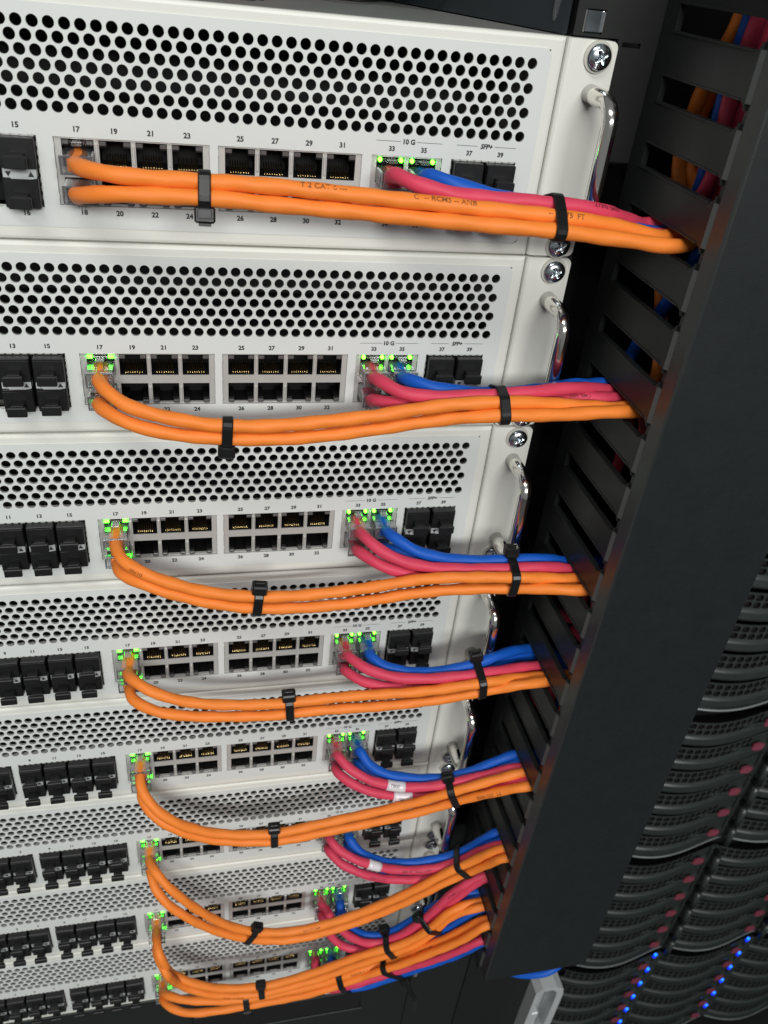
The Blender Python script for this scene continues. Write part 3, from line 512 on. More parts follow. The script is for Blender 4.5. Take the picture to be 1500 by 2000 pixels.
 '3R34': [[131.6,2.0,-285.6],[131.6,-2.1,-285.6],[131.6,-6.2,-285.6],[131.8,-10.3,-286.0],[130.6,-12.9,-283.7],[129.6,-15.4,-281.4],[130.1,-20.8,-278.1],[137.7,-28.7,-278.3],[148.9,-32.8,-279.3],[161.2,-34.4,-279.6],[173.5,-35.7,-278.6],[185.8,-36.9,-276.8],[197.8,-37.9,-273.9],[210.4,-37.5,-272.6],[223.3,-35.7,-273.8],[235.2,-34.9,-274.3],[246.8,-35.2,-274.4],[257.0,-36.1,-278.0],[261.3,-39.1,-287.1],[261.4,-43.3,-298.4],[261.7,-47.0,-309.8],[262.7,-43.9,-320.0],[264.3,-34.0,-326.4],[266.0,-23.0,-331.7]],
 '3B35': [[145.5,2.0,-273.7],[145.5,-2.1,-273.7],[145.5,-6.1,-273.7],[145.7,-10.2,-274.1],[144.6,-12.7,-271.7],[143.5,-14.9,-269.5],[143.1,-19.3,-267.6],[149.7,-26.5,-269.4],[160.9,-30.5,-270.9],[172.9,-32.4,-271.6],[184.9,-33.7,-270.0],[196.5,-34.9,-266.6],[207.8,-34.8,-263.4],[218.7,-31.4,-263.1],[228.9,-26.6,-265.8],[239.6,-22.3,-269.8],[251.3,-21.0,-272.8],[260.6,-21.4,-279.4],[263.0,-24.0,-290.5],[263.2,-27.6,-302.2],[263.9,-29.2,-313.7],[265.3,-22.9,-322.5],[266.9,-12.3,-328.2],[268.0,-5.0,-331.7]],
 '3B36': [[145.5,2.0,-285.6],[145.5,-2.1,-285.6],[145.5,-6.2,-285.6],[145.7,-10.2,-286.1],[144.6,-12.2,-283.7],[143.7,-14.1,-281.2],[143.6,-18.0,-276.7],[150.8,-24.6,-275.3],[162.4,-28.0,-276.4],[174.7,-29.4,-276.7],[187.0,-30.7,-275.5],[199.0,-31.9,-273.0],[211.1,-31.2,-271.1],[223.0,-28.3,-271.0],[234.0,-25.2,-272.3],[245.0,-23.8,-273.6],[256.3,-24.0,-275.3],[264.8,-26.4,-281.0],[266.4,-32.7,-290.3],[266.3,-39.7,-300.2],[266.6,-45.7,-310.4],[267.8,-43.7,-320.2],[269.4,-33.9,-326.5],[271.0,-23.0,-331.7]],
 '4O17': [[8.9,2.0,-362.6],[8.9,-2.1,-362.6],[8.9,-6.1,-362.6],[8.9,-10.2,-362.7],[8.9,-13.9,-362.8],[9.2,-17.3,-363.6],[11.5,-23.1,-367.1],[18.5,-29.6,-373.9],[27.2,-32.7,-381.6],[36.8,-33.6,-388.9],[47.3,-33.9,-395.1],[58.6,-34.1,-399.5],[70.5,-34.5,-402.2],[82.5,-34.9,-403.7],[94.6,-35.4,-403.0],[106.5,-35.9,-400.6],[118.3,-36.5,-397.6],[130.2,-37.2,-394.7],[141.9,-38.0,-391.6],[153.4,-39.4,-387.7],[164.7,-41.1,-383.2],[175.8,-43.0,-378.2],[186.6,-45.0,-372.5],[197.0,-47.2,-366.2],[207.5,-49.0,-360.4],[218.3,-50.3,-355.5],[229.2,-51.5,-350.7],[240.5,-52.4,-347.1],[252.7,-52.1,-347.3],[265.0,-50.8,-348.9],[276.7,-47.8,-351.2],[287.6,-43.2,-354.5],[296.6,-37.1,-359.6],[301.3,-29.7,-367.6],[303.4,-22.1,-376.8],[304.0,-19.5,-379.9]],
 '4O18': [[8.9,2.0,-374.5],[8.9,-2.1,-374.5],[8.9,-6.1,-374.5],[9.0,-10.2,-374.4],[9.0,-14.0,-375.3],[9.4,-17.5,-376.4],[12.5,-23.8,-379.4],[20.8,-30.2,-384.8],[30.2,-32.7,-391.8],[40.1,-33.3,-398.7],[51.0,-33.7,-404.1],[62.5,-34.1,-407.8],[74.4,-34.5,-410.2],[86.5,-35.0,-411.6],[98.6,-35.5,-411.3],[110.6,-36.1,-409.1],[122.4,-36.7,-406.3],[134.3,-37.3,-403.9],[146.2,-38.1,-401.3],[157.8,-39.4,-397.7],[169.2,-40.9,-393.6],[180.5,-42.4,-389.2],[191.5,-44.0,-384.1],[201.7,-46.1,-377.7],[211.0,-49.4,-370.4],[219.8,-53.3,-363.0],[228.7,-57.3,-356.0],[237.8,-61.0,-349.6],[249.0,-62.3,-347.6],[261.1,-61.6,-348.7],[273.0,-59.4,-350.5],[284.1,-55.3,-353.4],[294.0,-49.7,-357.6],[300.2,-42.8,-364.7],[302.8,-35.1,-373.7],[304.0,-30.0,-379.9]],
 '4R33': [[131.6,2.0,-362.6],[131.6,-2.1,-362.6],[131.6,-6.2,-362.6],[131.7,-10.2,-363.1],[130.9,-12.5,-360.4],[130.2,-14.7,-357.7],[130.3,-19.4,-354.4],[136.4,-27.0,-357.5],[146.1,-32.2,-362.1],[157.1,-35.2,-365.8],[168.7,-37.1,-368.1],[180.5,-39.1,-367.9],[192.3,-40.9,-365.6],[203.9,-42.3,-362.2],[215.3,-43.8,-358.2],[226.5,-45.1,-353.8],[237.7,-46.6,-349.4],[249.0,-47.2,-349.6],[256.7,-45.6,-357.2],[258.1,-40.7,-367.8],[258.3,-36.1,-379.0],[258.9,-31.2,-390.0],[260.1,-22.7,-398.3],[261.8,-12.2,-404.2],[263.0,-5.0,-407.9]],
 '4R34': [[131.6,2.0,-374.5],[131.6,-2.1,-374.5],[131.6,-6.3,-374.5],[131.8,-10.4,-374.9],[130.7,-13.1,-372.7],[130.0,-15.9,-370.8],[131.4,-21.8,-368.8],[139.7,-29.2,-371.0],[150.7,-33.1,-374.8],[162.5,-34.9,-378.3],[174.7,-36.3,-379.6],[187.0,-37.6,-379.0],[199.1,-39.3,-376.9],[209.9,-42.3,-372.2],[219.6,-46.4,-365.6],[229.0,-50.7,-358.5],[238.2,-55.1,-351.6],[248.9,-57.1,-349.7],[258.4,-56.9,-355.4],[261.2,-54.4,-366.0],[261.3,-51.9,-377.9],[261.9,-48.8,-389.6],[263.1,-40.9,-398.3],[264.8,-30.3,-404.2],[266.0,-23.0,-407.9]],
 '4B35': [[145.5,2.0,-362.6],[145.5,-2.1,-362.6],[145.5,-6.2,-362.6],[145.6,-10.3,-363.1],[145.1,-12.4,-360.2],[144.6,-14.3,-357.2],[144.5,-17.5,-353.5],[148.8,-23.3,-358.4],[157.7,-27.9,-363.8],[169.2,-31.0,-366.0],[181.2,-32.9,-367.4],[193.3,-34.8,-366.7],[205.0,-36.4,-363.7],[216.2,-37.6,-358.7],[226.9,-38.4,-352.5],[238.1,-38.1,-347.8],[250.0,-37.9,-348.3],[259.9,-37.2,-354.5],[263.0,-35.0,-365.6],[263.2,-33.1,-377.8],[263.8,-30.6,-389.6],[265.2,-22.9,-398.4],[266.9,-12.2,-404.2],[268.0,-5.0,-407.9]],
 '4B36': [[145.5,2.0,-374.5],[145.5,-2.1,-374.5],[145.5,-6.3,-374.5],[145.6,-10.4,-375.0],[145.2,-12.6,-372.2],[145.0,-14.5,-369.6],[146.0,-18.3,-367.2],[153.2,-24.6,-370.5],[164.5,-28.8,-372.4],[176.8,-30.9,-373.3],[189.3,-32.4,-373.2],[201.4,-34.2,-370.9],[213.0,-36.0,-366.8],[224.0,-37.7,-361.3],[234.4,-39.8,-354.5],[245.3,-41.6,-350.1],[256.8,-42.2,-351.6],[265.0,-43.1,-358.4],[266.3,-45.1,-369.7],[266.4,-47.5,-381.7],[267.2,-46.3,-393.0],[268.8,-37.6,-400.6],[270.4,-26.7,-406.1],[271.0,-23.0,-407.9]],
 '5O17': [[8.9,2.0,-451.5],[8.9,-2.0,-451.5],[8.9,-6.1,-451.5],[8.8,-10.1,-451.8],[9.5,-13.5,-450.1],[10.4,-16.8,-448.6],[13.4,-22.9,-448.0],[19.8,-28.5,-454.8],[27.1,-31.7,-463.8],[34.0,-33.0,-473.7],[40.9,-33.5,-483.6],[48.4,-33.9,-493.2],[56.5,-34.2,-502.2],[65.8,-34.6,-509.9],[76.3,-35.0,-515.8],[87.6,-35.5,-519.9],[99.5,-35.9,-521.7],[111.6,-36.4,-521.1],[123.5,-36.8,-519.0],[135.1,-37.3,-515.4],[146.3,-37.7,-510.8],[156.9,-38.5,-504.9],[167.0,-39.6,-497.9],[176.6,-40.9,-490.1],[185.9,-42.3,-481.8],[194.8,-43.7,-473.2],[203.4,-44.8,-464.3],[212.3,-45.7,-456.3],[221.8,-46.7,-449.1],[228.9,-48.9,-440.2],[234.6,-51.8,-431.0],[241.8,-54.4,-424.1],[253.3,-54.5,-423.8],[265.4,-53.2,-425.3],[277.0,-50.2,-427.6],[287.8,-45.6,-430.8],[296.6,-39.6,-435.9],[301.4,-32.3,-443.9],[303.4,-24.7,-453.0],[304.0,-22.1,-456.1]],
 '5O18': [[8.9,2.0,-463.4],[8.9,-2.1,-463.4],[8.9,-6.1,-463.4],[8.8,-10.2,-463.6],[9.3,-13.7,-463.4],[10.0,-16.9,-463.9],[12.4,-22.5,-467.5],[18.6,-28.4,-475.4],[26.5,-31.6,-483.9],[34.8,-33.4,-492.6],[42.8,-33.7,-501.8],[51.5,-34.0,-510.4],[61.1,-34.4,-517.8],[71.7,-34.8,-523.9],[82.8,-35.3,-528.8],[94.5,-35.7,-532.1],[106.6,-36.2,-532.7],[118.6,-36.6,-531.2],[130.3,-37.1,-527.7],[141.8,-37.5,-523.6],[152.9,-38.0,-518.7],[163.5,-38.8,-512.6],[173.5,-39.8,-505.6],[183.2,-40.9,-498.0],[192.4,-42.1,-489.6],[201.2,-43.4,-480.8],[210.1,-44.7,-471.9],[219.6,-46.1,-463.9],[227.3,-48.6,-454.9],[232.3,-52.1,-445.5],[235.9,-56.1,-435.8],[239.5,-60.0,-426.6],[248.8,-61.4,-423.7],[261.0,-60.6,-424.8],[272.9,-58.4,-426.7],[284.1,-54.3,-429.6],[293.9,-48.8,-433.8],[300.2,-41.8,-440.9],[302.8,-34.1,-449.9],[304.0,-29.0,-456.1]],
 '5R33': [[131.6,2.0,-451.5],[131.6,-2.1,-451.5],[131.6,-6.2,-451.5],[131.7,-10.3,-452.0],[131.0,-12.5,-449.1],[130.4,-14.4,-446.2],[130.0,-18.1,-442.3],[134.9,-25.2,-444.6],[144.4,-30.9,-448.9],[155.1,-33.8,-453.5],[166.1,-35.3,-458.5],[177.7,-36.5,-461.9],[189.9,-37.6,-463.2],[202.0,-38.7,-462.1],[213.4,-39.8,-457.9],[223.5,-41.0,-451.2],[230.5,-43.2,-442.2],[235.8,-47.3,-432.0],[243.2,-50.8,-425.3],[253.2,-51.2,-428.5],[257.9,-47.3,-437.6],[258.1,-41.0,-448.1],[258.4,-35.7,-459.1],[259.2,-29.0,-469.2],[260.7,-19.3,-476.4],[262.4,-8.6,-482.2],[263.0,-5.0,-484.1]],
 '5R34': [[131.6,2.0,-463.4],[131.6,-2.1,-463.4],[131.6,-6.1,-463.4],[131.7,-10.2,-463.8],[131.0,-12.6,-461.3],[130.4,-14.8,-458.9],[130.9,-19.4,-456.5],[137.5,-27.0,-459.2],[147.6,-31.8,-463.4],[158.3,-34.3,-468.2],[169.5,-35.4,-472.3],[181.4,-36.5,-474.7],[193.5,-37.4,-475.3],[205.5,-38.2,-473.6],[216.4,-39.3,-469.4],[225.0,-41.1,-462.0],[231.4,-44.0,-452.3],[236.0,-48.2,-441.3],[239.1,-53.5,-430.5],[246.4,-56.6,-425.3],[256.5,-56.8,-429.4],[261.0,-54.9,-439.1],[261.2,-52.3,-450.8],[261.6,-50.0,-462.6],[262.7,-43.8,-472.3],[264.3,-33.8,-478.6],[266.0,-23.0,-484.1]],
 '5B35': [[145.5,2.0,-451.5],[145.5,-2.1,-451.5],[145.5,-6.3,-451.5],[145.6,-10.3,-452.0],[145.0,-12.6,-449.3],[144.4,-14.5,-446.9],[144.3,-17.7,-445.4],[149.4,-23.2,-451.4],[159.2,-27.4,-457.4],[170.8,-29.7,-461.5],[183.1,-30.8,-463.4],[195.4,-31.9,-462.8],[207.5,-33.0,-460.2],[218.7,-34.2,-455.3],[228.1,-35.7,-447.2],[234.6,-37.9,-436.5],[241.2,-40.1,-427.0],[252.1,-40.7,-424.8],[264.3,-39.9,-425.7],[276.1,-37.3,-427.6],[287.1,-32.8,-430.6],[296.3,-26.8,-435.6],[301.3,-19.4,-443.6],[303.4,-11.6,-453.0],[304.0,-9.0,-456.1]],
 '5B36': [[145.5,2.0,-463.4],[145.5,-2.1,-463.4],[145.5,-6.2,-463.4],[145.6,-10.3,-463.9],[145.0,-12.7,-461.3],[144.5,-14.8,-459.1],[145.4,-19.0,-457.8],[152.8,-25.2,-462.2],[163.5,-28.5,-467.5],[175.0,-29.8,-472.8],[187.1,-30.8,-475.8],[199.4,-31.7,-475.4],[211.2,-32.6,-471.8],[221.5,-34.1,-465.3],[229.1,-36.6,-455.9],[234.2,-40.1,-444.5],[238.2,-44.3,-433.0],[244.8,-47.8,-425.5],[256.3,-48.1,-425.0],[268.4,-46.8,-426.2],[280.0,-43.5,-428.5],[290.5,-38.5,-432.0],[298.5,-31.9,-438.0],[302.1,-24.3,-446.7],[304.0,-16.5,-456.1]],
 '6O17': [[8.9,2.0,-540.4],[8.9,-2.1,-540.4],[8.9,-6.1,-540.4],[8.9,-10.2,-540.7],[8.9,-13.3,-538.4],[9.0,-16.4,-535.8],[9.4,-23.0,-531.1],[11.4,-32.6,-531.1],[14.5,-36.0,-541.2],[16.5,-31.2,-559.2],[19.3,-27.5,-572.9],[26.1,-29.8,-577.5],[36.0,-32.2,-583.1],[46.3,-33.3,-588.9],[57.4,-33.8,-593.3],[69.3,-34.3,-595.5],[81.4,-34.8,-596.3],[93.4,-35.4,-595.1],[105.1,-36.0,-591.6],[116.5,-36.5,-587.4],[127.7,-37.1,-582.5],[138.5,-37.8,-576.6],[149.1,-38.7,-570.2],[159.6,-40.0,-563.6],[170.5,-41.5,-557.9],[181.6,-43.0,-553.0],[191.6,-44.2,-546.3],[200.0,-45.2,-537.7],[206.8,-46.1,-527.7],[212.6,-46.8,-516.9],[219.0,-47.1,-507.2],[229.1,-46.5,-502.4],[240.9,-46.7,-500.2],[253.2,-46.5,-500.5],[265.2,-45.4,-501.7],[276.9,-42.6,-503.9],[287.7,-38.1,-507.0],[296.6,-32.0,-512.1],[301.3,-24.7,-520.0],[303.4,-17.1,-529.2],[304.0,-14.5,-532.3]],
 '6O18': [[8.9,2.0,-552.3],[8.9,-2.1,-552.3],[8.9,-6.1,-552.3],[9.0,-10.2,-552.6],[8.6,-13.6,-550.5],[8.4,-17.0,-548.2],[8.7,-23.7,-543.8],[11.7,-33.2,-543.3],[15.6,-39.5,-546.8],[17.9,-37.2,-559.1],[21.2,-32.6,-575.0],[28.4,-31.5,-587.0],[38.3,-33.2,-593.6],[48.8,-33.9,-599.5],[60.1,-34.3,-603.7],[72.0,-34.8,-606.0],[84.0,-35.4,-606.2],[95.9,-35.9,-603.9],[107.6,-36.4,-600.4],[119.2,-36.9,-596.9],[130.6,-37.5,-592.6],[141.4,-38.1,-586.8],[152.0,-39.0,-580.4],[162.6,-40.3,-573.9],[173.1,-41.7,-567.5],[183.5,-43.2,-561.0],[193.4,-44.6,-553.8],[202.1,-45.5,-545.5],[209.0,-45.7,-536.6],[214.5,-45.9,-526.9],[219.8,-46.6,-516.7],[227.1,-49.0,-506.8],[236.6,-51.7,-499.4],[248.5,-51.9,-498.8],[260.9,-50.9,-500.4],[272.9,-48.5,-502.6],[284.1,-44.4,-505.6],[293.9,-38.8,-510.0],[300.2,-31.8,-517.1],[302.8,-24.1,-526.1],[304.0,-19.0,-532.3]],
 '6R33': [[131.6,2.0,-540.4],[131.6,-2.1,-540.4],[131.6,-6.2,-540.4],[131.7,-10.3,-541.0],[131.2,-12.3,-537.9],[130.7,-13.8,-534.6],[129.8,-15.9,-527.7],[131.7,-20.8,-526.1],[137.3,-26.3,-534.3],[144.3,-29.7,-543.6],[153.1,-32.8,-551.5],[163.4,-34.5,-557.3],[174.9,-35.9,-557.1],[185.0,-37.2,-550.7],[193.1,-38.5,-541.3],[200.0,-39.7,-530.8],[205.9,-40.8,-519.6],[211.2,-41.6,-508.6],[216.3,-41.9,-497.7],[223.4,-41.8,-487.9],[232.3,-41.6,-479.8],[242.7,-41.4,-475.1],[253.2,-41.2,-479.0],[257.8,-38.7,-489.2],[258.1,-35.3,-501.0],[258.6,-32.4,-513.0],[259.6,-26.0,-522.9],[261.3,-15.9,-529.3],[263.0,-5.0,-534.9]],
 '6R34': [[131.6,2.0,-552.3],[131.6,-2.1,-552.3],[131.6,-6.2,-552.3],[131.7,-10.3,-552.8],[131.1,-12.3,-549.9],[130.6,-14.1,-546.8],[130.0,-16.9,-542.1],[132.5,-21.7,-546.8],[137.6,-26.1,-556.9],[145.4,-29.6,-564.8],[156.4,-33.1,-567.8],[168.4,-35.0,-568.1],[179.8,-36.3,-564.6],[189.7,-37.6,-557.5],[197.8,-38.6,-548.6],[204.0,-39.4,-538.1],[209.1,-40.1,-527.1],[214.4,-40.8,-515.9],[220.2,-41.2,-505.7],[226.7,-41.8,-495.6],[233.4,-42.6,-485.3],[241.5,-43.3,-477.1],[252.3,-43.5,-477.7],[260.0,-44.1,-485.4],[261.2,-45.7,-497.0],[261.4,-47.8,-509.0],[262.2,-46.2,-520.1],[263.8,-37.5,-527.7],[265.4,-26.6,-533.1],[266.0,-23.0,-534.9]],
 '6B35': [[145.5,2.0,-540.4],[145.5,-2.1,-540.4],[145.5,-6.2,-540.4],[145.6,-10.2,-541.0],[145.1,-12.3,-538.0],[144.5,-14.0,-534.8],[143.3,-16.0,-528.4],[143.6,-18.3,-530.1],[147.0,-21.6,-540.9],[153.1,-24.9,-551.3],[162.5,-27.7,-558.0],[174.1,-29.8,-558.1],[184.4,-31.1,-552.3],[192.8,-32.2,-543.6],[200.1,-33.1,-534.0],[207.3,-33.9,-524.4],[215.9,-35.0,-516.0],[225.8,-36.9,-507.8],[236.8,-37.9,-502.5],[248.7,-38.4,-500.7],[260.8,-37.9,-501.3],[272.7,-35.9,-502.9],[283.9,-31.9,-505.7],[293.8,-26.3,-509.9],[300.2,-19.3,-517.0],[302.8,-11.7,-526.1],[304.0,-6.5,-532.3]],
 '6B36': [[145.5,2.0,-552.3],[145.5,-2.1,-552.3],[145.5,-6.1,-552.3],[145.6,-10.1,-552.8],[145.1,-12.3,-550.1],[144.5,-14.0,-547.3],[143.8,-16.3,-543.4],[145.6,-19.3,-549.7],[151.0,-23.5,-559.6],[159.6,-26.9,-567.3],[170.7,-29.2,-570.0],[181.8,-30.8,-566.5],[191.1,-31.7,-559.2],[198.8,-32.6,-550.0],[205.6,-33.5,-540.0],[212.4,-34.4,-530.1],[220.3,-35.6,-520.9],[229.1,-37.0,-512.8],[238.5,-39.3,-504.9],[249.7,-40.5,-502.0],[261.6,-40.3,-502.1],[273.2,-38.3,-503.4],[284.3,-34.5,-506.0],[294.0,-29.0,-510.1],[300.2,-22.0,-517.1],[302.8,-14.4,-526.1],[304.0,-9.3,-532.3]],
 '7O17': [[8.9,2.0,-629.3],[8.9,-2.0,-629.3],[8.9,-6.1,-629.3],[8.9,-10.1,-629.8],[8.9,-12.5,-627.1],[9.0,-14.5,-624.0],[9.7,-17.9,-617.1],[14.1,-24.3,-609.1],[23.7,-29.5,-607.4],[35.2,-32.6,-607.1],[46.9,-33.6,-609.4],[58.8,-33.9,-611.9],[70.9,-34.3,-612.9],[83.0,-34.8,-612.3],[95.0,-35.5,-610.3],[106.8,-36.5,-607.2],[118.5,-37.6,-603.7],[129.9,-38.6,-599.5],[140.5,-39.4,-594.5],[150.6,-40.4,-588.5],[160.7,-41.2,-582.7],[171.4,-40.6,-580.3],[181.4,-42.2,-573.7],[190.7,-44.3,-565.6],[199.1,-46.7,-556.6],[207.1,-49.0,-547.4],[215.0,-51.4,-538.0],[222.5,-53.7,-528.2],[229.3,-55.9,-517.8],[236.4,-58.0,-507.6],[246.0,-59.3,-501.9],[257.8,-59.4,-501.7],[269.5,-58.0,-502.7],[280.8,-54.6,-505.0],[291.1,-49.7,-508.5],[298.7,-43.1,-514.5],[302.1,-35.6,-523.1],[304.0,-28.0,-532.3]],
 '7O18': [[8.9,2.0,-641.2],[8.9,-2.1,-641.2],[8.9,-6.1,-641.2],[8.9,-10.1,-641.7],[8.7,-12.2,-638.9],[8.4,-14.0,-635.7],[8.7,-17.3,-629.1],[13.9,-24.9,-624.9],[24.0,-30.5,-625.4],[35.6,-33.2,-624.9],[47.7,-33.7,-625.3],[59.8,-34.2,-624.7],[71.9,-34.7,-623.4],[84.0,-35.5,-621.4],[95.9,-36.6,-618.7],[107.7,-38.0,-615.1],[119.3,-39.7,-610.5],[130.4,-41.2,-605.1],[141.0,-41.9,-600.3],[151.1,-42.7,-594.6],[161.0,-43.7,-588.6],[170.4,-46.4,-579.5],[180.2,-48.2,-572.6],[189.2,-50.4,-565.0],[197.3,-52.6,-556.6],[204.9,-54.8,-548.2],[212.5,-56.9,-539.7],[219.8,-59.2,-530.9],[226.4,-61.4,-521.4],[232.4,-63.2,-511.5],[238.7,-64.3,-502.4],[249.0,-64.4,-499.7],[261.2,-63.6,-500.9],[273.0,-61.3,-502.9],[284.2,-57.3,-505.8],[294.0,-51.7,-510.0],[300.2,-44.7,-517.1],[302.8,-37.1,-526.1],[304.0,-32.0,-532.3]],
 '7R33': [[131.6,2.0,-629.3],[131.6,-2.1,-629.3],[131.6,-6.2,-629.3],[131.6,-10.3,-629.8],[131.3,-12.5,-626.3],[130.9,-14.3,-622.2],[130.1,-16.1,-613.9],[128.9,-18.0,-603.8],[126.9,-24.9,-598.5],[126.7,-33.2,-603.5],[131.4,-36.5,-611.4],[138.4,-35.8,-617.7],[145.9,-40.7,-607.4],[154.3,-42.9,-599.9],[164.9,-43.8,-594.9],[176.0,-44.6,-590.2],[186.2,-46.0,-583.9],[195.3,-48.3,-576.3],[203.7,-51.2,-567.8],[211.7,-54.1,-559.0],[219.5,-56.8,-549.9],[226.8,-59.2,-541.0],[233.6,-61.0,-532.4],[241.0,-62.4,-525.3],[251.3,-62.4,-527.8],[257.4,-58.2,-536.3],[258.1,-49.9,-545.5],[258.2,-42.0,-555.1],[258.6,-34.7,-565.0],[259.6,-26.0,-573.4],[261.2,-15.7,-579.9],[263.0,-5.0,-585.7]],
 '7R34': [[131.6,2.0,-641.2],[131.6,-2.1,-641.2],[131.6,-6.1,-641.2],[131.7,-10.0,-642.1],[131.5,-11.5,-640.2],[131.3,-12.5,-638.3],[130.8,-12.9,-633.6],[129.5,-14.4,-626.3],[127.5,-24.4,-615.2],[132.2,-34.1,-613.1],[142.6,-39.3,-609.8],[154.4,-39.8,-608.0],[165.5,-41.0,-602.4],[176.3,-42.1,-596.4],[186.6,-43.3,-590.7],[196.0,-45.1,-583.5],[204.4,-47.4,-575.0],[212.5,-49.9,-566.0],[220.6,-52.6,-556.9],[228.1,-55.1,-547.4],[234.7,-57.0,-537.9],[240.4,-58.6,-528.4],[250.1,-59.1,-527.1],[259.0,-58.3,-533.8],[261.1,-55.2,-544.7],[261.3,-52.2,-556.4],[261.9,-48.7,-567.8],[263.2,-40.7,-576.2],[264.9,-30.2,-582.0],[266.0,-23.0,-585.7]],
 '7B35': [[145.5,2.0,-629.3],[145.5,-2.1,-629.3],[145.5,-6.2,-629.3],[145.6,-10.3,-629.7],[145.0,-12.6,-626.1],[144.4,-14.3,-622.2],[143.3,-15.7,-615.0],[141.4,-18.4,-605.6],[140.1,-26.2,-603.7],[143.9,-32.9,-612.0],[152.8,-36.8,-616.6],[163.5,-38.3,-616.6],[173.8,-39.8,-610.7],[184.2,-40.9,-604.6],[192.9,-42.9,-596.8],[200.7,-45.3,-588.3],[208.5,-47.9,-579.8],[216.3,-50.5,-571.2],[223.9,-53.2,-562.3],[230.9,-55.9,-552.7],[236.3,-59.4,-540.5],[242.3,-62.3,-530.1],[253.0,-63.3,-527.4],[264.9,-62.7,-527.8],[276.5,-60.1,-529.4],[287.4,-55.7,-532.4],[296.4,-49.7,-537.4],[301.3,-42.3,-545.3],[303.4,-34.6,-554.6],[304.0,-32.0,-557.7]],
 '7B36': [[145.5,2.0,-641.2],[145.5,-2.1,-641.2],[145.5,-6.1,-641.2],[145.6,-10.0,-642.1],[145.3,-11.5,-640.3],[145.0,-12.3,-638.5],[144.2,-12.7,-634.0],[143.0,-14.6,-628.2],[143.7,-23.3,-622.7],[151.2,-30.1,-617.5],[161.2,-33.0,-610.2],[170.1,-35.1,-601.3],[178.3,-37.0,-591.2],[185.8,-39.0,-580.4],[193.0,-40.2,-570.3],[200.2,-41.1,-560.7],[207.3,-42.7,-550.2],[214.7,-44.7,-539.5],[221.9,-46.8,-528.7],[228.7,-48.6,-517.7],[235.8,-50.1,-507.3],[245.5,-51.0,-501.5],[257.3,-51.0,-501.4],[269.2,-49.6,-502.5],[280.6,-46.2,-504.9],[290.9,-41.2,-508.4],[298.7,-34.7,-514.4],[302.1,-27.2,-523.0],[304.0,-19.5,-532.3]],
}

# ------------------------------------------------------------------ network cables with their plugs
def smooth_path(P, step):
    P = [Vector(p) for p in P]; out = []
    n = len(P); t = [0.0]
    for a, b in zip(P, P[1:]): t.append(t[-1] + max((b - a).length, 1e-4) ** .5)
    T = []
    for i in range(n):
        if i == 0: T.append((P[1] - P[0]) / (t[1] - t[0]))
        elif i == n - 1: T.append((P[-1] - P[-2]) / (t[-1] - t[-2]))
        else:
            a = (P[i] - P[i - 1]) / (t[i] - t[i - 1]); b = (P[i + 1] - P[i]) / (t[i + 1] - t[i]); w_ = (t[i + 1] - t[i]) / (t[i + 1] - t[i - 1]); T.append(a * w_ + b * (1 - w_))
    for i in range(n - 1):
        h = t[i + 1] - t[i]; k = max(1, int((P[i + 1] - P[i]).length / step + .5))
        for j in range(k):
            s = j / k; out.append((2 * s**3 - 3 * s**2 + 1) * P[i] + (s**3 - 2 * s**2 + s) * h * T[i] + (-2 * s**3 + 3 * s**2) * P[i + 1] + (s**3 - s**2) * h * T[i + 1])
    out.append(P[-1]); return out
RC = 3.05
def plug_meshes():
    b = MB()      # clear body, latch on +Z
    b.box(-5.85, 5.85, -12, 9, -3.9, 2.4, .5)
    b.box(-5.9, 5.9, -12.6, -11.4, -4.2, -3.5, .1, 1); b.box(-5.9, 5.9, -12.6, -11.4, 2.1, 2.8, .1, 1)
    b.box(-5.9, -5.3, -12.6, -11.4, -3.5, 2.1, .1, 1); b.box(5.3, 5.9, -12.6, -11.4, -3.5, 2.1, .1, 1)
    l = MB()
    l.add([(-3.0, 8.5, 2.2), (3.0, 8.5, 2.2), (3.0, 0, 4.6), (-3.0, 0, 4.6), (-3.0, 8.5, 3.4), (3.0, 8.5, 3.4), (3.0, 0, 5.6), (-3.0, 0, 5.6)],
          [(0, 1, 2, 3), (4, 5, 6, 7), (0, 1, 5, 4), (1, 2, 6, 5), (2, 3, 7, 6), (3, 0, 4, 7)])
    l.box(-1.9, 1.9, -5.2, 0, 4.6, 5.6, .2)
    for x in (-1.1, 0, 1.1): l.box(x - .2, x + .2, -5.0, -1, 5.6, 6.0)
    w_ = MB()
    for i in range(8): w_.tube([((i - 3.5) * 1.02, 8, -.6), ((i - 3.5) * 1.0, 4.5, -.8)], .42, 6)
    w_.box(-4.3, 4.3, -.5, 4.6, -2.7, 1.2, .6)
    return b.mesh('plug_body', [M['clear'], M['smoke']]), l.mesh('latch', [M['clear']]), w_.mesh('wire_ends', [M['wires']])
PB, PL, PW = plug_meshes()
def strain(k):
    m = MB(); m.box(-3.25, 3.25, -12.2, 1.5, -3.3, 2.0, .7); return m.mesh('clamped_jacket', [M[k]])
ST = {'O': strain('orange'), 'R': strain('red'), 'B': strain('blue')}
CN = {'O': 'orange', 'R': 'red', 'B': 'blue'}
XPORT = {'17': 8.65, '18': 8.65, '33': 132.05, '34': 132.05, '35': 145.75, '36': 145.75}
PATH = {}; CABLE = {}
def frame_at(P, x):           # index of the point where the cable first passes X = x on its way to the duct
    best = min((i for i in range(len(P)) if P[i].x < 243), key=lambda i: abs(P[i].x - x) + (50 if i < 8 else 0)); return best
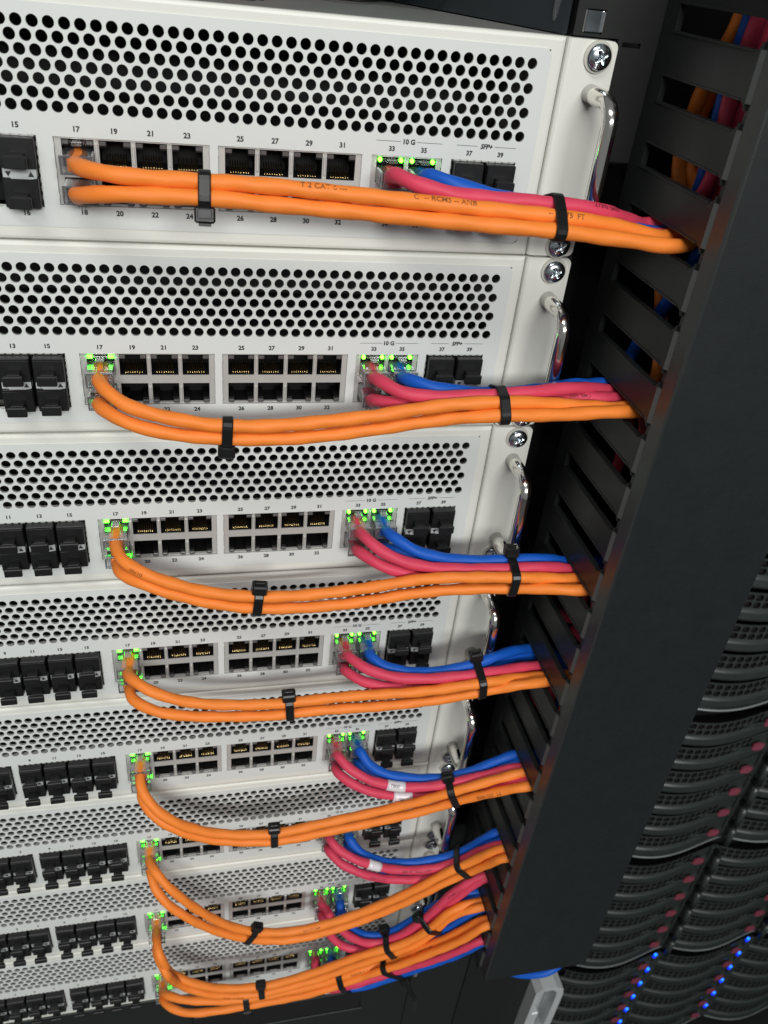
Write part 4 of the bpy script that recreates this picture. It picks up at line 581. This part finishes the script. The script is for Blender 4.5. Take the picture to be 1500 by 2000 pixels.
for key, pts in CAB.items():
    d, c, num = int(key[0]), key[1], key[2:]
    j = JIT[d]; odd = int(num) % 2
    P = smooth_path(pts, 2.4); PATH[key] = P
    ph = random.uniform(0, 6.28); n_tw = random.uniform(17, 22)
    nv = [random.uniform(-1, 1) for _ in range(400)]
    def rf(L, a, i, ph=ph, n_tw=n_tw, nv=nv):
        q_ = L / 7.0; k = int(q_) % 398; f = q_ - int(q_); f = f * f * (3 - 2 * f)
        return RC * (1 + .042 * math.cos(2 * a - 2 * math.pi * L / n_tw + ph) + .022 * math.cos(3 * a + 2 * math.pi * L / 11.0 + ph) + .012 * (nv[k] * (1 - f) + nv[k + 1] * f))
    m = MB(); m.tube(P, RC, 16, rf=rf)
    root = thing('network_cable', (0, 0, 0), '%s %s network cable of the %s' % (('lower', 'upper')[odd], CN[c], which(d)), 'network cable', '%s network cables running into the cable duct' % CN[c])
    place('jacket', m.mesh('jacket', [M[{'O': 'orange', 'R': 'red', 'B': 'blue'}[c]]], False), root); CABLE[key] = root
    zc = -U2 * d + (-6.8 if odd else -19.1) + j[2]
    rot = (0, 0, 0) if odd else (0, math.pi, 0)
    pl = place('plug', PB, root, (XPORT[num] + j[0], 0, zc), rot)
    place('latch', PL, pl); place('wire_ends', PW, pl); place('clamped_jacket', ST[c], pl)

def sleeve(key, x, length, name='cable_label', extra=.35, m_='label', txt=None, size=2.6, ang=0.0, roll=0):
    P = PATH[key]; i = frame_at(P, x); k = max(2, int(length / 2.4)); Q = P[i - k // 2:i - k // 2 + k + 1]
    m = MB(); m.tube(Q, RC + extra, 20)
    o = place(name, m.mesh(name, [M[m_]], False), CABLE[key])
    if txt: wrap_text(key, x, txt, size, RC + extra + .05, ang, o, 'label_print', 'print', roll)
    return o
def wrap_text(key, x, txt, size, r, ang, parent, name, m_, flip=True):  # flip: the print reads upside down
    P = PATH[key]; i0 = frame_at(P, x); vs, fs = text_geo(txt, size, bold=.02)
    S = [0.0]
    for a, b in zip(P, P[1:]): S.append(S[-1] + (b - a).length)
    out = []
    for vx, vy, _ in vs:
        s = S[i0] + (-vx if flip else vx); th = ang + (-vy if flip else vy) / r
        k = max(0, min(len(P) - 2, next((q_ for q_ in range(len(S) - 1) if S[q_ + 1] > s), len(P) - 2)))
        f = (s - S[k]) / (S[k + 1] - S[k]); p = P[k].lerp(P[k + 1], f)
        T0 = (P[k + 1] - P[max(k - 1, 0)]).normalized(); T1 = (P[min(k + 2, len(P) - 1)] - P[k]).normalized(); T = T0.lerp(T1, f).normalized()
        up = Vector((0, 0, 1)); u = (up - T * up.dot(T)).normalized(); v = T.cross(u)      # u up, v towards the wall or the viewer
        if v.y > 0: v = -v
        out.append(p + v * (r * math.cos(th)) + u * (r * math.sin(th)))
    m = MB(); m.add(out, fs); o = place(name, m.mesh(name, [M[m_]], False), parent); return o
for key, x, t, a, sz in (('0O17', 100, 'T 2 CAT 6 --- ', .85, 3.1), ('0O17', 146, 'C  -- RCM5 -- ANB', .85, 3.1), ('0O17', 192, '--  3375  FT', .6, 3.1), ('4O18', 222, 'FT  295-9000', .35, 3.1), ('6O18', 62, 'AWG 24 CAT 6', .4, 2.4),
                         ('7O17', 160, 'UTP 4PR 24 AWG', .5, 2.4), ('7O17', 205, 'VERIFIED CAT 6', .5, 2.4), ('5O17', 118, '4PR 24AWG', .7, 2.4), ('2O17', 20, '01700', .3, 2.4)):
    wrap_text(key, x, t, sz, RC * 1.035 + .04, a, CABLE[key], 'cable_print', 'cprint', key != '0O17')
for key, x, t, a, sz in (('0R33', 212, 'REM5 NA1T', .9, 2.4), ('1R34', 222, 'CMR 3355', .8, 2.4), ('5R33', 190, 'NXT TYPE CM 4PR', .7, 2.6), ('5R34', 162, 'CAT 6 NXT', .6, 2.4), ('6R33', 222, 'TYPE CMR 24', .6, 2.4)):
    wrap_text(key, x, t, sz, RC * 1.035 + .04, a, CABLE[key], 'cable_print', 'cprint2')
sleeve('4R33', 164, 12, txt='0082', ang=.9, size=3.0, roll=True); sleeve('4R34', 169, 12, txt='00-', ang=.2, size=3.0, roll=True)
sleeve('5R33', 160, 11); sleeve('7R33', 135, 7, txt='18', ang=.3, size=2.4, roll=True)

# ------------------------------------------------------------------ cable ties
def hull(pts):
    pts = sorted(set((round(a, 4), round(b, 4)) for a, b in pts)); 
    def half(p):
        h = []
        for q_ in p:
            while len(h) > 1 and (h[-1][0] - h[-2][0]) * (q_[1] - h[-2][1]) - (h[-1][1] - h[-2][1]) * (q_[0] - h[-2][0]) <= 0: h.pop()
            h.append(q_)
        return h
    a, b = half(pts), half(pts[::-1]); return a[:-1] + b[:-1]
def cable_tie(x, keys, head, label, tail=0, width=4.6, headsize=(7.6, 6.2, 5.6), lean=0.0, group='black cable ties round the bundles'):
    C0, T = [], Vector()
    for k in keys:
        P = PATH[k]; i = frame_at(P, x); C0.append(P[i]); T += (P[min(i + 3, len(P) - 1)] - P[max(i - 3, 0)]).normalized()
    T.normalize(); c = sum(C0, Vector()) / len(C0)
    T = (T + Vector((0, 0, lean))).normalized()
    up = Vector((0, 0, 1)); u = (up - T * up.dot(T)).normalized(); v = T.cross(u)
    if v.y > 0: v = -v                                     # v looks out of the rack
    pts = []
    for k in keys:                                         # where each cable crosses the tie's own plane
        P = PATH[k]; i = min(range(8, len(P)), key=lambda i: abs((P[i] - c).dot(T)) + (200 if P[i].x > 243 else 0)); p = P[i] - c
        for q_ in range(16):
            a = 2 * math.pi * q_ / 16; pts.append((p.dot(v) + (RC + .12) * math.cos(a), p.dot(u) + (RC + .12) * math.sin(a)))
    H = hull(pts); n = len(H); m = MB(); th = 1.15; w2 = width / 2
    cx = sum(p[0] for p in H) / n; cy = sum(p[1] for p in H) / n
    nor = []
    for i in range(n):
        a, b = H[i - 1], H[(i + 1) % n]; dx, dy = b[0] - a[0], b[1] - a[1]; L = math.hypot(dx, dy) or 1; nor.append((dy / L, -dx / L))
    rings = []
    for (a, b), (na, nb) in zip(H, nor):
        rr = []
        for t_, h_ in ((-w2, 0), (-w2, th * .7), (-w2 * .8, th), (w2 * .8, th), (w2, th * .7), (w2, 0)):
            rr.append(c + v * (a + na * h_) + u * (b + nb * h_) + T * t_)
        rings.append(rr)
    vs = [p for r_ in rings for p in r_]
    m.add(vs, [(i * 6 + k, i * 6 + (k + 1) % 6, ((i + 1) % n) * 6 + (k + 1) % 6, ((i + 1) % n) * 6 + k) for i in range(n) for k in range(6)])
    root = thing('cable_tie', (0, 0, 0), label, 'cable tie', group)
    place('strap', m.mesh('strap', [M['tie']]), root)
    if head is not None:
        hv, hu = head; L = math.hypot(hv, hu); hv, hu = hv / L, hu / L
        i = max(range(n), key=lambda i: H[i][0] * hv + H[i][1] * hu)
        a = sum(p[0] for p in (H[i],)) ; b = H[i][1]
        n2 = v * hv + u * hu; t2 = T.cross(n2)
        p0 = c + v * a + u * b
        sx, sy, sz = headsize; hm = MB(); hm.box(-sx / 2, sx / 2, -sy / 2, sy / 2, -.2, sz, .7)
        hm.box(-sx / 2 + 1.2, sx / 2 - 1.2, -sy / 2 - .5, -sy / 2 + .5, .6, sz - 1.6, .2)
        hm.box(-2.3, 2.3, -.75, .75, sz - .2, sz + 1.1, .2)
        ho = place('head', hm.mesh('head', [M['tie']]), root)
        ho.matrix_local = Matrix.Translation(p0 * MM) @ Matrix((T, t2, n2)).transposed().to_4x4()
        if tail:
            tm = MB(); q0 = p0 + n2 * (sz - 1)
            dirs = [n2 * 1.0, n2 * .75 + Vector((.25, -.1, -.6)), Vector((.12, -.05, -1)), Vector((.05, .02, -1))]; pp = [q0]
            for dd in dirs: pp.append(pp[-1] + dd.normalized() * tail / 4)
            pp = smooth_path(pp, 2.5); rib = []
            for q_ in pp: rib += [q_ - T * w2 * .9 + t2 * .5, q_ + T * w2 * .9 + t2 * .5, q_ + T * w2 * .9 - t2 * .5, q_ - T * w2 * .9 - t2 * .5]
            N = len(pp); tm.add(rib, [(i * 4 + k, i * 4 + (k + 1) % 4, (i + 1) * 4 + (k + 1) % 4, (i + 1) * 4 + k) for i in range(N - 1) for k in range(4)] + [(0, 1, 2, 3), tuple((N - 1) * 4 + k for k in range(4))])
            place('tail', tm.mesh('tail', [M['tie']]), root)
    return root
A6 = ['O17', 'O18', 'R33', 'R34', 'B35', 'B36']
k_ = lambda d, l: ['%d%s' % (d, s) for s in l]
cable_tie(54.5, k_(0, A6[:2]), (.25, -1), 'black cable tie on the orange pair of the topmost switch, below port 23')
cable_tie(190, k_(0, A6), (-.5, -1), 'black cable tie where the topmost bundle crosses the rack ear')
cable_tie(62, k_(1, A6[:2]), (.1, -1), 'black cable tie on the orange pair under ports 23 and 25 of the second switch')
cable_tie(183, k_(1, A6), None, 'black cable tie on the six cables of the second switch beside the rack ear')
cable_tie(76.5, k_(2, A6[:2]), (0.1, 1), 'black cable tie on the orange pair under ports 27 and 28 of the third switch')
cable_tie(208, k_(2, A6), (-.1, 1), 'black cable tie with its head against the chrome handle of the third switch')
cable_tie(96, k_(3, A6[:2]), (0.1, 1), 'black cable tie on the orange pair below the fourth switch')
cable_tie(203, k_(3, A6), (-.1, 1), 'black cable tie round the fourth bundle from the top, beside the handle')
cable_tie(90, k_(4, A6[:2]), (0.1, 1), 'black cable tie on the orange pair below the fifth switch')
cable_tie(202, k_(4, A6), (-.1, 1), 'black cable tie on the bundle with two white cable labels')
cable_tie(75, k_(5, A6[:2]), (0.1, 1), 'black cable tie on the sagging orange pair of the third switch from the bottom')
cable_tie(223, k_(5, A6), None, 'headless looking black tie where the third bundle from the bottom nears the duct')
cable_tie(208, k_(6, A6), (-.1, 1), 'black cable tie under the fourth lowest orange pair, beside crossing red cables')
cable_tie(181, k_(6, A6), (-.1, 1), 'black cable tie with an upright head round the second bundle from the bottom')
cable_tie(184, k_(7, A6[:5]), (.6, -1), 'black cable tie round the lowest bundle, its loose tail hanging down', tail=34)
cable_tie(148, k_(7, A6[:5]), None, 'dark cable tie on the lowest bundle beside the small white label')
cable_tie(84, k_(6, A6[:2]), (0.2, 1), 'black cable tie with a shiny head where the two lowest orange pairs meet')
cable_tie(73, k_(7, A6[:2]), (0.2, -1), 'small black cable tie under the lowest orange pair')

# ------------------------------------------------------------------ the finger duct beside the rack
ZB = lambda k: 54.5 - 25.4 * k
duct = thing('cable_duct', (241, 0, 0), 'black slotted cable duct with a wide flat cover, right of the switches', 'cable duct')
def finger_mesh(h):
    m = MB()          # 17 mm tall finger with rounded slot corners at the front end
    r = 2.6; y0, y1 = -69.0, -8.0
    pts = [(y1, 0), (y1, h), (y0 + r, h)]
    for i in range(1, 6): a = math.radians(18 * i); pts.append((y0 + r - r * math.sin(a), h + r * (1 - math.cos(a))))
    for i in range(6): a = math.radians(90 - 18 * i); pts.append((y0 + r - r * math.sin(a), -r * (1 - math.cos(a))))
    m.prism([(y, z) for y, z in pts], 0, 2.6, axis='x')
    m.prism([(0.0, -69.0), (-0.1, -69.4), (1.0, -71.4), (2.9, -71.4), (2.9, -69.0)], -.3, h + .3, 1, axis='z')
    m.prism([(1.2, -69.0), (1.2, -71.5), (2.9, -71.5), (2.9, -69.0)], h + .3, h + 8.9, 0, axis='z')
    m.box(-.45, 0.02, y0 + 3.5, y1 + .5, 0.05, .9, .12); m.box(-.45, .02, y0 + 3.5, y1 + .5, h - .9, h - .05, .12)
    return m.mesh('finger', [M['duct'], M['rail']])
FM = finger_mesh(16.2)
for k in range(-1, 24):
    place('finger', FM, duct, (0, 0, ZB(k) - 16.2))
m = MB(); m.box(0, 2.6, -8, 3.0, -546, 92); m.box(0, 2.6, -69, -8, ZB(24) - 0.001, -546); m.box(0, 2.6, -71.4, -8, ZB(-1) + 9.2, 92)
place('rear_wall', m.mesh('rear_wall', [M['duct']]), duct)
m = MB()
def L_outline():
    o = [(0.9, -71.5), (1.5, -79.0), (2.2, -79.8), (2.9, -80.1), (80.6, -80.1), (81.4, -79.8), (81.8, -79.0), (81.8, -64)]
    i = [(79.8, -64), (79.8, -77.9), (3.9, -77.9), (3.6, -71.5)]
    return o + i
o_ = L_outline(); n = len(o_); vs = [(a, b, -547) for a, b in o_] + [(a, b, 92) for a, b in o_]
m.add(vs, [(i, (i + 1) % n, n + (i + 1) % n, n + i) for i in range(n)]); 
m.box(1.4, 81.8, -80.1, -64, -549, -547, mi=0)
cv = m.mesh('cover', [M['cover'], M['side']]); 
for p in cv.polygons:
    if p.normal.x < -.6: p.material_index = 1
place('cover', cv, duct)
m = MB(); m.box(79.6, 81.6, -64, 62, -546, 92); m.box(2.6, 79.6, 60, 62, -546, 92); m.box(2.6, 81.6, -77, 60, -546.5, -544.5)
place('back_channel', m.mesh('back_channel', [M['dark']]), duct)

# ------------------------------------------------------------------ rack post, blank panel, lower frame
post = thing('rack_post', (222, 0, 0), 'black painted rack post between the switches and the duct', 'rack post')
m = MB(); Yp = 3.1
def hx(x0, x1, z0, z1, y0=Yp, y1=5.2): m.box(x0 - 222, x1 - 222, y0, y1, z0, z1)
hx(203, 207.3, 49, 170); hx(215.4, 241, 49, 170); hx(207.3, 215.4, 49, 50.0); hx(207.3, 215.4, 58.6, 170)
hx(203, 222.6, -660, 49, 6.1, 8); hx(223.2, 225.2, 2, 49); hx(233.5, 241, 2, 49); hx(225.2, 233.5, 2, 46.2); hx(225.2, 233.5, 49.0 - .9, 49.0); 
m.box(-19.0, -17.0, 5.2, 60, 49, 170); m.box(-18, 19, 90, 91, -660, 170, mi=1); m.box(1.0, 19.0, 5.2, 40, 1.0, 2.0, mi=0)  # near-black sheet at the back paints the unlit void beside the ears
place('post_body', m.mesh('post_body', [M['post'], M['dark']]), post)
cn = thing('cage_nut', (211.4, 4, 54.3), 'spare silver cage nut in the square hole above the top rack ear', 'cage nut')
m = MB(); m.box(-4.4, 4.4, .5, 4, -4.2, 4.2, .5); place('nut_body', m.mesh('nut_body', [M['zinc']]), cn)
m = MB(); m.box(-4.8, -3.9, -1.4, 3, -3.8, 3.8, .3); m.box(3.6, 4.3, -1.0, 3, -3.8, 3.8, .3); place('spring_clip', m.mesh('spring_clip', [M['chrome']]), cn)
gd = thing('clear_edge_guard', (201, 5, 49), 'curved clear plastic guard peeping out behind the top rack post', 'edge guard')
m = MB(); arc = [(3.5 - 8 * math.sin(a), 4 + 3 * math.cos(a), 10 + 12 * -math.cos(a)) for a in [math.pi * i / 14 for i in range(15)]]
m.tube(arc, 1.5, 8); place('guard_strip', m.mesh('guard_strip', [M['clear']]), gd)

bp_ = tag(place('blank_panel', None or (lambda mm: (mm.box(-262, 222.5, 0, 3, -900, -663.2, .6), mm.mesh('blank_panel', [M['blank']]))[1])(MB())), 'wide black blank panel below the lowest switch', 'blank panel')
m = MB(); m.box(223.1, 276.6, .4, 5, -1300, -660.2, .5); m.box(223.1, 276.6, .4, 5, -660.2, -480, .0); 
tag(place('rack_upright', m.mesh('rack_upright', [M['blank']])), 'black rack frame strip left of the thin seam at the bottom', 'rack frame')
m = MB(); m.box(277.5, 362, .4, 6, -1300, -480, .5); m.box(277.5, 362, 6, 700, -1300, 400, 0, 0)
tag(place('rack_side_panel', m.mesh('rack_side_panel', [M['post']])), 'black side panel of the rack behind the silver latch', 'side panel')
m = MB(); m.box(-262, 223, 6, 10, -1300, -903, 0); tag(place('lower_blank_panel', m.mesh('lower_blank_panel', [M['dark']])), 'dark panel under the blank panel, at the very bottom', 'blank panel')
hr = thing('dark_band', (0, 0, 0), 'long dark recess band on the blank panel at the bottom', 'dark band')  # raised dark block standing in for a shadowed recess in the panel
m = MB(); m.box(30, 176, -6, 0, -722, -692, 1.2); place('band_body', m.mesh('band_body', [M['dark']]), hr)
m = MB(); m.box(28, 178, -7, -.1, -724.5, -722.2, .5); place('lower_edge', m.mesh('lower_edge', [M['blank']]), hr)
kn = thing('latch_knob', (191, 0, -634), 'small pale latch knob below the lowest cable bundle', 'knob')
m = MB(); m.tube([(0, 0, 0), (0, -10, -1), (0, -14, -1.5), (0, -16, -1.6)], [3.0, 3.2, 3.0, 1.4], 14); place('knob_body', m.mesh('knob_body', [M['washer']]), kn)

# silver latch at the bottom right of the rack
la = thing('door_latch', (362, 0, -780), 'silver looped latch lever beside the neighbouring servers', 'latch')
def band(outline, inner, x0, x1): pass
m = MB()
out = [(-14, -90), (-14, 40), (-8, 47), (6, 47), (14, 41), (16, 30), (16, -38), (8, -60), (8, -90)]
inn = [(-10, -90), (-10, 37), (-6, 42), (3, 42), (8, 37), (9, 28), (9, -36), (1, -58), (1, -90)]
n = len(out); y0, y1 = -14, 6
vs = [(a, y0, b) for a, b in out] + [(a, y0, b) for a, b in inn] + [(a, y1, b) for a, b in out] + [(a, y1, b) for a, b in inn]
fs = []
for i in range(n - 1): fs += [(i, i + 1, n + i + 1, n + i), (2 * n + i, 2 * n + i + 1, 3 * n + i + 1, 3 * n + i), (i, i + 1, 2 * n + i + 1, 2 * n + i), (n + i, n + i + 1, 3 * n + i + 1, 3 * n + i)]
m.add(vs, fs); place('lever_loop', m.mesh('lever_loop', [M['alu']]), la)
m = MB(); m.box(-10, 9, 2, 5, -90, 40, .5); place('back_plate', m.mesh('back_plate', [M['alu']]), la)
m = MB(); m.box(-6, 4, -7, 2, -44, -18, 1.2); m.box(-6, 4, -9, 2, -70, -46, 1.2); place('catch', m.mesh('catch', [M['alu']]), la)
lp = smooth_path([(262, -50, -540), (268, -54, -572), (276, -55, -592), (287, -55, -602), (301, -55, -608), (315, -55, -608), (326, -53, -600), (334, -48, -575), (336, -40, -540)], 3)
m = MB(); m.tube(lp, 3.1, 14); tag(place('blue_cable_loop', m.mesh('blue_cable_loop', [M['blue']], False)), 'short blue cable loop hanging out under the duct cover', 'network cable')

# ------------------------------------------------------------------ above the stack
sh = thing('upper_sheet', (0, 0, 0), 'blue grey metal sheet standing behind the topmost switch', 'metal sheet')
m = MB(); m.prism([(199, 4), (201, 5), (92, 242), (90, 240)], 49.0, 66.5, axis='z'); place('sheet', m.mesh('sheet', [M['inner']]), sh)
ud = thing('upper_shelf', (0, 0, 0), 'black shelf above the topmost switch, in deep shade', 'shelf')
m = MB(); m.box(-262, 222, 40, 440, 98, 101); m.box(-262, 222, 435, 440, -10, 101); m.box(222.5, 225, 5, 440, -700, 170); place('shelf_plate', m.mesh('shelf_plate', [M['dark']]), ud)
for i, (cl, pts) in enumerate((('green', [(60, 80, 78), (95, 70, 66), (120, 62, 58), (140, 90, 52), (150, 150, 51)]), ('green', [(80, 95, 90), (110, 80, 70), (128, 74, 60), (150, 100, 53), (165, 160, 51)]),
                               ('green', [(100, 110, 95), (122, 84, 74), (138, 70, 64), (170, 66, 62), (190, 90, 60)]), ('orange', [(20, 150, 96), (60, 110, 78), (90, 90, 71), (120, 110, 84), (140, 150, 96)]))):
    m = MB(); m.tube(smooth_path(pts, 4), 1.5 if cl == 'green' else 3.0, 10)
    tag(place('%s_wire' % cl, m.mesh('wire', [M[cl]], False)), ['lowest thin green wire behind the topmost switch', 'middle thin green wire behind the topmost switch', 'thin green wire crossing highest behind the topmost switch', 'orange cable arching high behind the topmost switch'][i], 'wire')
m = MB(); m.box(28, 78, 28, 29.6, 48.5, 48.9)
for i in range(1): m.box(20, 82, 34, 36, 48.5, 48.9)
tag(place('lid_seam', m.mesh('lid_seam', [M['dark']]), switches[0]))

# ------------------------------------------------------------------ the neighbouring rack of servers, farther back
W, HR = 166.0, 43.6
def yprof(x):       # bezel profile across one module: bulges forward near the left end and falls back to the right
    t = x / W
    return -17 * max(0.0, math.sin(math.pi * min(1, max(0, t)) ** .74)) ** 1.35
def module_meshes():
    b = MB(); nx = 33; cols = 13; cw = (W - 44) / cols
    def sheet(z0, z1, mi, dz0=0.0, dz1=0.0, n=44):
        for i in range(n):
            xa, xb = 2 + (W - 6) * i / n, 2 + (W - 6) * (i + 1) / n
            b.add([(xa, yprof(xa) - dz0, z0), (xb, yprof(xb) - dz0, z0), (xb, yprof(xb) - dz1, z1), (xa, yprof(xa) - dz1, z1)], [(0, 1, 2, 3)], mi, True)
    for rowz in (-8.4, -18.0):
        for i in range(cols):
            xa, xb = 7 + cw * i, 7 + cw * (i + 1); za, zb = rowz - 4.8, rowz + 4.8; hx_, hz = cw * .40, 3.9; cx, cz = (xa + xb) / 2, rowz
            ci = [(cx + hx_ * sx, cz + hz * sz) for sx, sz in ((1, .35), (.55, 1), (-.75, 1), (-1, .55), (-1, -.55), (-.65, -1), (.55, -1), (1, -.55))]
            bo = [(xb, cz), (xb, zb), (xa, zb), (xa, cz), (xa, cz - .1), (xa, za), (xb, za), (xb, cz - .1)]
            vs = [(x, yprof(x) - 0.2, z) for x, z in ci] + [(x, yprof(x) - .2, z) for x, z in bo] + [(x, yprof(x) + 4, z) for x, z in ci]
            b.add(vs, [(k, (k + 1) % 8, 8 + (k + 1) % 8, 8 + k) for k in range(8)] + [(k, (k + 1) % 8, 16 + (k + 1) % 8, 16 + k) for k in range(8)] + [tuple(range(16, 24))], 0)
            b.m[-1] = 1; b.m[-9:-1] = [1] * 8  # hole walls and backs coloured near-black, painting the shade inside
    sheet(-3.4, -1.6, 0, .2, .2)
    for i in range(6):
        xa, xb = W - 37 + 5 * i, W - 32 + 5 * i
        b.add([(xa, yprof(xa) - .2, -22.8), (xb, yprof(xb) - .2, -22.8), (xb, yprof(xb) - .2, -3.4), (xa, yprof(xa) - .2, -3.4)], [(0, 1, 2, 3)], 0, True)
    g = MB()
    b2 = b; sheet(-22.6, -25.0, 0, .2, 1.2)
    b = g
    for z0, z1, d0, d1 in ((-25.0, -27.0, 1.2, 3.0), (-27.0, -34.0, 3.0, 4.6), (-34.0, -36.5, 4.6, 4.2), (-36.5, -39.5, 4.2, -1.0)):
        for i in range(44):
            xa, xb = 2 + (W - 6) * i / 44, 2 + (W - 6) * (i + 1) / 44
            g.add([(xa, yprof(xa) - d0, z0), (xb, yprof(xb) - d0, z0), (xb, yprof(xb) - d1, z1), (xa, yprof(xa) - d1, z1)], [(0, 1, 2, 3)], 0, True)
    k = MB(); k.box(0, W, 8, 30, -42, 0)
    t = MB(); t.prism([(-9, -3), (-7, 4.6), (0, 6.4), (7, 4.2), (8.2, -1.4), (4.4, -6.2), (-4.4, -6.0)], -6.5, -4.2)
    lv = MB(); lv.box(-40, -9, -5.4, -1, -3.2, 1.4, 1.0); lv.box(-20, -9, -6.4, -3, -2.4, 2.6, .8)
    br = MB(); br.box(-3.2, 3.2, -9, 2, -6, 2, 1.0); br.tube([(0, -9, -6), (0, -9, -40)], 4.6, 12, 1)
    eb = MB(); eb.box(-7, 5, -5, 0, -41, -1, .6)
    return (b2.mesh('bezel', [M['server'], M['dark']], False), g.mesh('lower_band', [M['gloss']], False), k.mesh('module_body', [M['dark']]),
            t.mesh('release_tab', [M['tab']]), lv.mesh('release_lever', [M['gloss']]), br.mesh('hinge_bar', [M['tie'], M['server']]), eb.mesh('end_strip', [M['server']]))
BZ, GB, KB, TB, LV, HB, EB = module_meshes()
BL = (lambda mm: (mm.box(-1.9, 1.9, -1.5, 1.5, -1.9, 1.9, .5), mm.mesh('status_light', [M['bled']]))[1])(MB())
BL2 = (lambda mm: (mm.box(-2.4, 2.4, -1.5, 1.5, -1.6, 1.6, .4), mm.mesh('status_light', [M['bled2']]))[1])(MB())
BLK = ['upper', 'second', 'third', 'lowest']; RWS = ['first', 'second', 'third', 'fourth', 'fifth', 'sixth']; CLN = ['left', 'middle', 'right']
protos = {}
BY = 213.0
for bi in range(4):
    ztop = -386 - 283.0 * (bi - 1) + 14 if False else (-635 + 283.0 * (1 - bi))
    for r_ in range(6):
        z = ztop - HR * r_
        for ci in range(3):
            x0 = 573 + 166.3 * (ci - (1 if False else 0))
            if bi == 0 and ci == 0 and r_ < 0: continue
            lit = bi >= 3
            nm = 'server_module'
            o = thing(nm, (x0, BY, z), '%s row of the %s server block, %s column, dark curved module%s' % (RWS[r_], BLK[bi], CLN[ci], ' with a blue light' if lit else ''), 'server module', 'server modules in the neighbouring rack')
            place('bezel', BZ, o); place('lower_band', GB, o); place('module_body', KB, o); place('release_tab', TB, o, (W - 28, -6, -17.5)); place('release_lever', LV, o, (W - 28, -6, -19.5))
            place('end_strip', EB, o, (W - 1, 0, 0))
            if lit:
                place('status_light', BL, o, (W - 10, -6, 3.4)); place('status_light', BL2, o, (W - 11, -6, -2.6))
            else: place('hinge_bar', HB, o, (W - 2, -6, -3))
    m = MB()
    for ci in range(3):
        x0 = 573 + 166.3 * ci
        for i in range(44):
            xa, xb = 2 + (W - 4) * i / 44, 2 + (W - 4) * (i + 1) / 44
            for za, zb, da, db in ((-6 * HR + 2.6, -6 * HR + 1.0, 3.2, 4.0), (-6 * HR + 1.0, -6 * HR - 0.4, 4.0, 2.0), (-6 * HR - .4, -6 * HR - .8, 2.0, -14)):
                m.add([(x0 + xa, BY + yprof(xa) - da, ztop + za), (x0 + xb, BY + yprof(xb) - da, ztop + za), (x0 + xb, BY + yprof(xb) - db, ztop + zb), (x0 + xa, BY + yprof(xa) - db, ztop + zb)], [(0, 1, 2, 3)], 0, True)
    tag(place('highlit_sill', m.mesh('highlit_sill', [M['lip']], False)), 'curved silver sill with painted highlight along the bottom of the %s server block' % BLK[bi], 'trim')
m = MB(); m.box(560, 1090, BY + 32, 900, -1700, 100); m.box(365, 1500, -300, 900, -1480, -1478); m.box(572, 1070, BY - 4, BY + 40, -1478, -1456)
tag(place('server_cabinet', m.mesh('server_cabinet', [M['post']])), 'black cabinet body behind and under the dark server modules', 'cabinet')
m = MB(); m.box(-3000, 4000, -4000, 3000, -1705, -1700)
tag(place('floor', m.mesh('floor', [mat('dark_grey_floor', (.08, .08, .085), .4, noise=.1)])), kind='structure')
